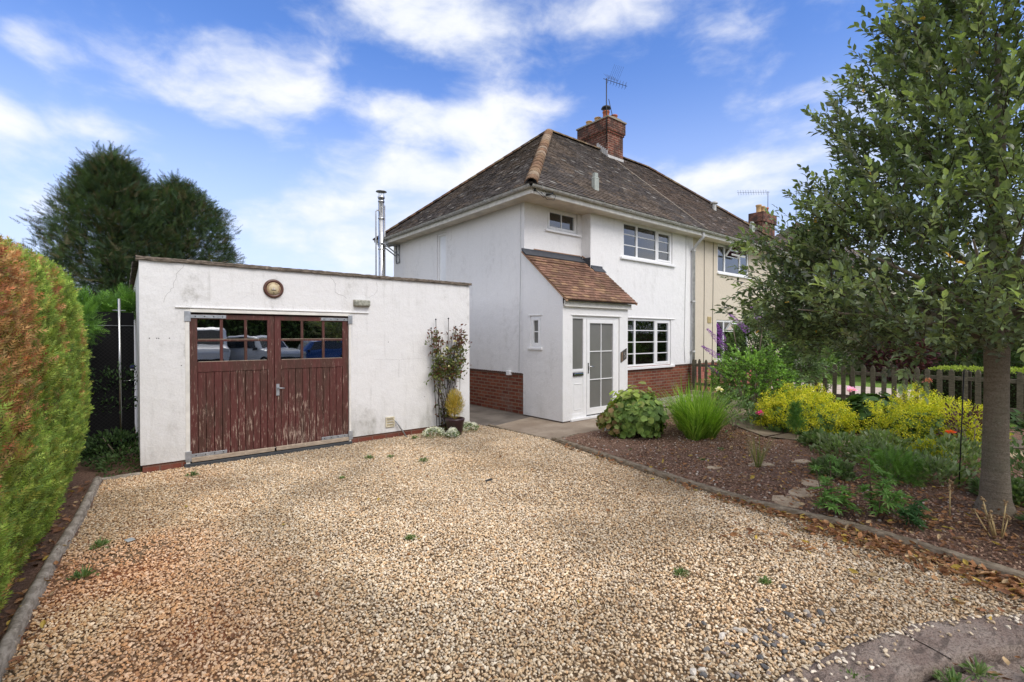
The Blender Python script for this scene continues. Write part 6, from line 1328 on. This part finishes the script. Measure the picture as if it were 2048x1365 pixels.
# ---------------------------------------------------------------- fallen leaves
DC = [(.38,.19,.085),(.29,.14,.07),(.44,.26,.13),(.22,.11,.06),(.5,.36,.2),(.5,.36,.08)]
DLV = np.array([[0,0,0],[0,.5,-.05],[0,1,.12],[-.2,.3,.10],[.2,.3,.12],[-.2,.65,.13],[.2,.65,.08]])
def litter(pts, size, z0=.012): 
    n = len(pts); P = np.array(pts); P = np.concatenate([P, (z0+rng.random(n)*.03)[:, None]], 1); a = rng.uniform(0, 6.28, n); D = np.stack([np.cos(a), np.sin(a), rng.normal(0, .3, n)], 1)
    s_ = size*rng.uniform(.6, 1.25, n); return scatter(DLV, LF, P, frames(D, np.array([0, 0, 1.])+rng.normal(0, .45, (n, 3))), np.stack([s_*rng.uniform(.7, 1.3, n), s_, s_], 1), palette(DC, n, [.26,.24,.2,.14,.1,.06], .25))
be = np.array(BED_E[::-1])
def along(n, y0, y1, off0, off1, pw=1.6):
    y = rng.uniform(y0, y1, n); x = np.interp(y, be[:, 1], be[:, 0]); return np.stack([x-off0-(off1-off0)*rng.random(n)**pw, y], 1)
pts = np.concatenate([along(820, .05, 1.55, .03, .36, 1.25), along(200, 1.5, 2.5, .03, .16, 1.3), along(230, .0, 2.0, .03, 1.0, 1.2), along(120, 2.5, 5.2, .0, .18)])
V, F, C = litter(pts, .062); tag(np_mesh('fallen_leaves', V, F, m_dry, col=C), 'drift of orange brown dry leaves on the gravel against the concrete edging', 'leaves', kind='stuff')
q = np.stack([rng.uniform(4.85, 7.6, 2600), rng.uniform(-.3, 2.6, 2600)], 1); k = rng.random(2600) < np.exp(-((q[:, 0]-5.6)/1.1)**2-((q[:, 1]-1.1)/1.0)**2); V, F, C = litter(np.concatenate([q[k], np.stack([rng.uniform(4.95, 8, 420), rng.uniform(1.8, 4, 420)], 1)]), .055, .035); tag(np_mesh('fallen_leaves', V, F, m_dry, col=C), 'dry brown leaves lying on the soil round the tree', 'leaves', kind='stuff')
q = np.stack([rng.uniform(.2, 4.6, 260), rng.uniform(1.2, 6.8, 260)], 1); q2 = np.stack([rng.uniform(-.6, -.33, 260), rng.uniform(2.5, 7, 260)], 1); q3 = np.stack([rng.uniform(2.9, 3.9, 50), rng.uniform(.0, .45, 50)], 1); V, F, C = litter(np.concatenate([q[:110], q3]), .045, .01); tag(np_mesh('scattered_leaves', V, F, m_dry, col=C*.8), 'odd dry leaves scattered over the open gravel', 'leaves', kind='stuff')
V, F, C = litter(q2, .06, .02); tag(np_mesh('hedge_litter', V, F, m_dry, col=C*.85), 'brown leaf litter under the hedge behind the timber edging', 'leaves', kind='stuff')
tag(MB().obox((.03, 4.88, .02), (.025, .012, .0), (-.012, .022, .004), (0, 0, .0015)).build('paper_scrap', m_blind), 'small pale scrap lying on the gravel near the timber edging', 'scrap'); tag(MB().obox((3.2, 4.35, .02), (.045, .0, .004), (0, .012, .004), (0, 0, .003)).build('bark_scrap', m_black), 'small black scrap lying on the open gravel', 'scrap')
# ================================================================ ACROSS THE ROAD (mirrored in the window glass)
m_tyre = plain('tyre_rubber', (.02, .02, .02), .8, .2); m_alloy = plain('alloy_rim', (.5, .5, .5), .3, .5, .8); m_screen = plain('dark_windscreen', (.02, .025, .03), .08, .6); m_lampg = plain('headlamp', (.6, .6, .6), .1, .6); m_trim = plain('black_trim', (.02, .02, .02), .5, .4)
def vehicle(name, label, cat, x, y, rz, paint, L, Wd, H, prof, glass_side, zb=.28, van=False):
    """front looks along local -x; prof is the side outline (fraction of L, height)"""
    o = bpy.data.objects.new(name, None); COL.objects.link(o); o.location = (x, y, -.05); o.rotation_euler = (0, 0, rz); tag(o, label, cat)
    PAR_ABS[0] = False
    n = len(prof); V = []; F = []
    for s_ in (-1, -.86, .86, 1):
        for (fx, z) in prof:
            inset = 0 if abs(s_) == 1 else 1; t = max(0, min(1, (z-H*.52)/(H*.48))); w = Wd/2*(1-.16*t*(0 if van else 1)-.04*t)
            yy = w*(s_ if abs(s_) < 1 else s_)
            cx_ = L/2; f = (fx*L-cx_)*(1 if inset else .97)+cx_; V.append((f-L/2, yy, z if inset else zb+(z-zb)*.965))
    for k in range(3):
        for i in range(n): j = (i+1) % n; F.append((k*n+i, k*n+j, (k+1)*n+j, (k+1)*n+i))
    F.append(tuple(range(n))[::-1]); F.append(tuple(3*n+i for i in range(n)))
    me = bpy.data.meshes.new('body'); me.from_pydata(V, [], F); me.update(); b = link('body', me, paint, o)
    md = b.modifiers.new('bevel', 'BEVEL'); md.width = .05; md.segments = 3; md.limit_method = 'ANGLE'
    def q(nm, pts, mt, par=o, th=.012): return MB().quad(*pts).build(nm, mt, par)
    for nm, poly in glass_side:
        for s_ in (-1, 1):
            V2 = [(fx*L-L/2, s_*(Wd/2*(1-.16*max(0, min(1, (z-H*.52)/(H*.48)))*(0 if van else 1)-.04*max(0, min(1, (z-H*.52)/(H*.48))))+.012), z) for fx, z in poly]; q(nm, V2, m_screen)
    for wx in (-L*.31, L*.31):
        for s_ in (-1, 1):
            w_ = MB().lathe([(.2, -.1), (.33, -.1), (.345, -.06), (.345, .06), (.33, .1), (.2, .1)], (wx, s_*(Wd/2-.09), .34), 24, 'y').build('wheel', m_tyre, o)
            mm = MB(); yy = s_*(Wd/2+.012); mm.lathe([(.19, 0), (.21, .0), (.21, -s_*.05), (.19, -s_*.05)], (wx, yy, .34), 24, 'y')
            for k in range(6): a = k*math.pi/3; mm.obox((wx+.1*math.cos(a), yy-s_*.02, .34+.1*math.sin(a)), (.1*math.cos(a), 0, .1*math.sin(a)), (-.018*math.sin(a), 0, .018*math.cos(a)), (0, .012, 0))
            mm.build('rim', m_alloy, w_)
    xf = -L/2-.012
    MB().box(xf-.02, xf+.05, -Wd*.36, Wd*.36, zb+.05, zb+.32).build('grille', m_trim, o, bevel=.02)
    MB().box(xf-.03, xf-.021, -.26, .26, zb+.1, zb+.21).build('number_plate', m_pvc, o)
    for s_ in (-1, 1): MB().box(xf-.01, xf+.3, min(s_*Wd*.34, s_*Wd*.47), max(s_*Wd*.34, s_*Wd*.47), H*.43, H*.52).build('headlight', m_lampg, o, bevel=.02)
    for s_ in (-1, 1): MB().box(-L*.2, -L*.2+.12, min(s_*(Wd/2-.06), s_*(Wd/2+.16)), max(s_*(Wd/2-.06), s_*(Wd/2+.16)), H*.58, H*.66).build('mirror', m_trim, o, bevel=.02)
    PAR_ABS[0] = True; return o
car_prof = [(0,.32),(.0,.62),(.03,.76),(.24,.92),(.36,1.42),(.46,1.5),(.74,1.5),(.93,1.05),(.99,.95),(1,.4),(.97,.28),(.03,.28)]
suv_prof = [(0,.32),(.0,.8),(.03,.95),(.24,1.06),(.35,1.6),(.44,1.7),(.86,1.68),(.97,1.2),(1,1.1),(1,.4),(.97,.28),(.03,.28)]
van_prof = [(0,.35),(.0,.9),(.02,1.05),(.15,1.28),(.25,2.0),(.31,2.12),(.98,2.14),(1,2.0),(1,.4),(.98,.3),(.02,.3)]
def paint(n, c): return plain(n, c, .18, .6, .1, var=.02)
v = vehicle('delivery_van', 'white van parked across the road, mirrored in the left garage pane', 'van', 3.1, -14.6, -math.pi/2+.04, paint('van_white', (.78,.78,.77)), 5.0, 1.98, 2.14, van_prof, [('side_window', [(.22,1.35),(.27,1.92),(.37,1.92),(.37,1.35)])], van=True)
PAR_ABS[0] = False; MB().quad((-2.5+.15*5-.03, -.82, 1.31), (-2.5+.15*5-.03, .82, 1.31), (-2.5+.245*5-.03, .76, 1.96), (-2.5+.245*5-.03, -.76, 1.96)).build('windscreen', m_screen, v)
v = vehicle('parked_car', 'silver car parked across the road, mirrored in the left garage door', 'car', 5.6, -13.4, -math.pi/2-.5, paint('silver_paint', (.6,.62,.64)), 4.4, 1.86, 1.7, suv_prof, [('side_window', [(.33,1.1),(.40,1.6),(.84,1.58),(.9,1.15)])])
PAR_ABS[0] = False; MB().quad((-2.2+.25*4.4-.02, -.74, 1.09), (-2.2+.25*4.4-.02, .74, 1.09), (-2.2+.35*4.4-.02, .64, 1.58), (-2.2+.35*4.4-.02, -.64, 1.58)).build('windscreen', m_screen, v)
v = vehicle('parked_car', 'blue hatchback parked side on across the road, mirrored in the right garage door', 'car', 8.6, -13.6, 0, paint('blue_paint', (.02,.09,.3)), 4.1, 1.78, 1.5, car_prof, [('side_window', [(.34,.98),(.40,1.4),(.72,1.4),(.84,1.0)])])
PAR_ABS[0] = False; MB().quad((-2.05+.245*4.1-.02, -.72, .95), (-2.05+.245*4.1-.02, .72, .95), (-2.05+.36*4.1-.02, .6, 1.4), (-2.05+.36*4.1-.02, -.6, 1.4)).build('windscreen', m_screen, v)
PAR_ABS[0] = True
def far_hedge(name, label, x0, x1, y, h, n, seed):
    o = empty(name, ((x0+x1)/2, y, 0), label, 'hedge'); P = np.stack([rng.uniform(x0, x1, n), y+rng.uniform(-.5, .5, n), rng.uniform(0, 1, n)], 1); P[:, 2] *= h*(.75+.5*fbm(P*np.array([1, 0, 0]), .5, seed, 3))
    V, F, C = scatter(LV, LF, P, frames(np.array([0, .6, .5])+rng.normal(0, .7, (n, 3))), .26*rng.uniform(.6, 1.3, n), palette(BG, n)); np_mesh('foliage', V, F, m_leafd, o, col=C); MB().box(x0, x1, y-.7, y-.2, 0, h*.7).build('core', plain('hedge_core', (.03, .035, .015), .95, .05), o)
far_hedge('roadside_hedge', 'tall mixed hedge across the road, mirrored in the house windows', -14, 40, -21, 4.2, 15000, 3)
tag(MB().box(9.5, 12.4, -16.4, -16.2, 0, 1.5).build('garden_wall', m_brick), 'brick garden wall across the road behind the blue car', 'wall')
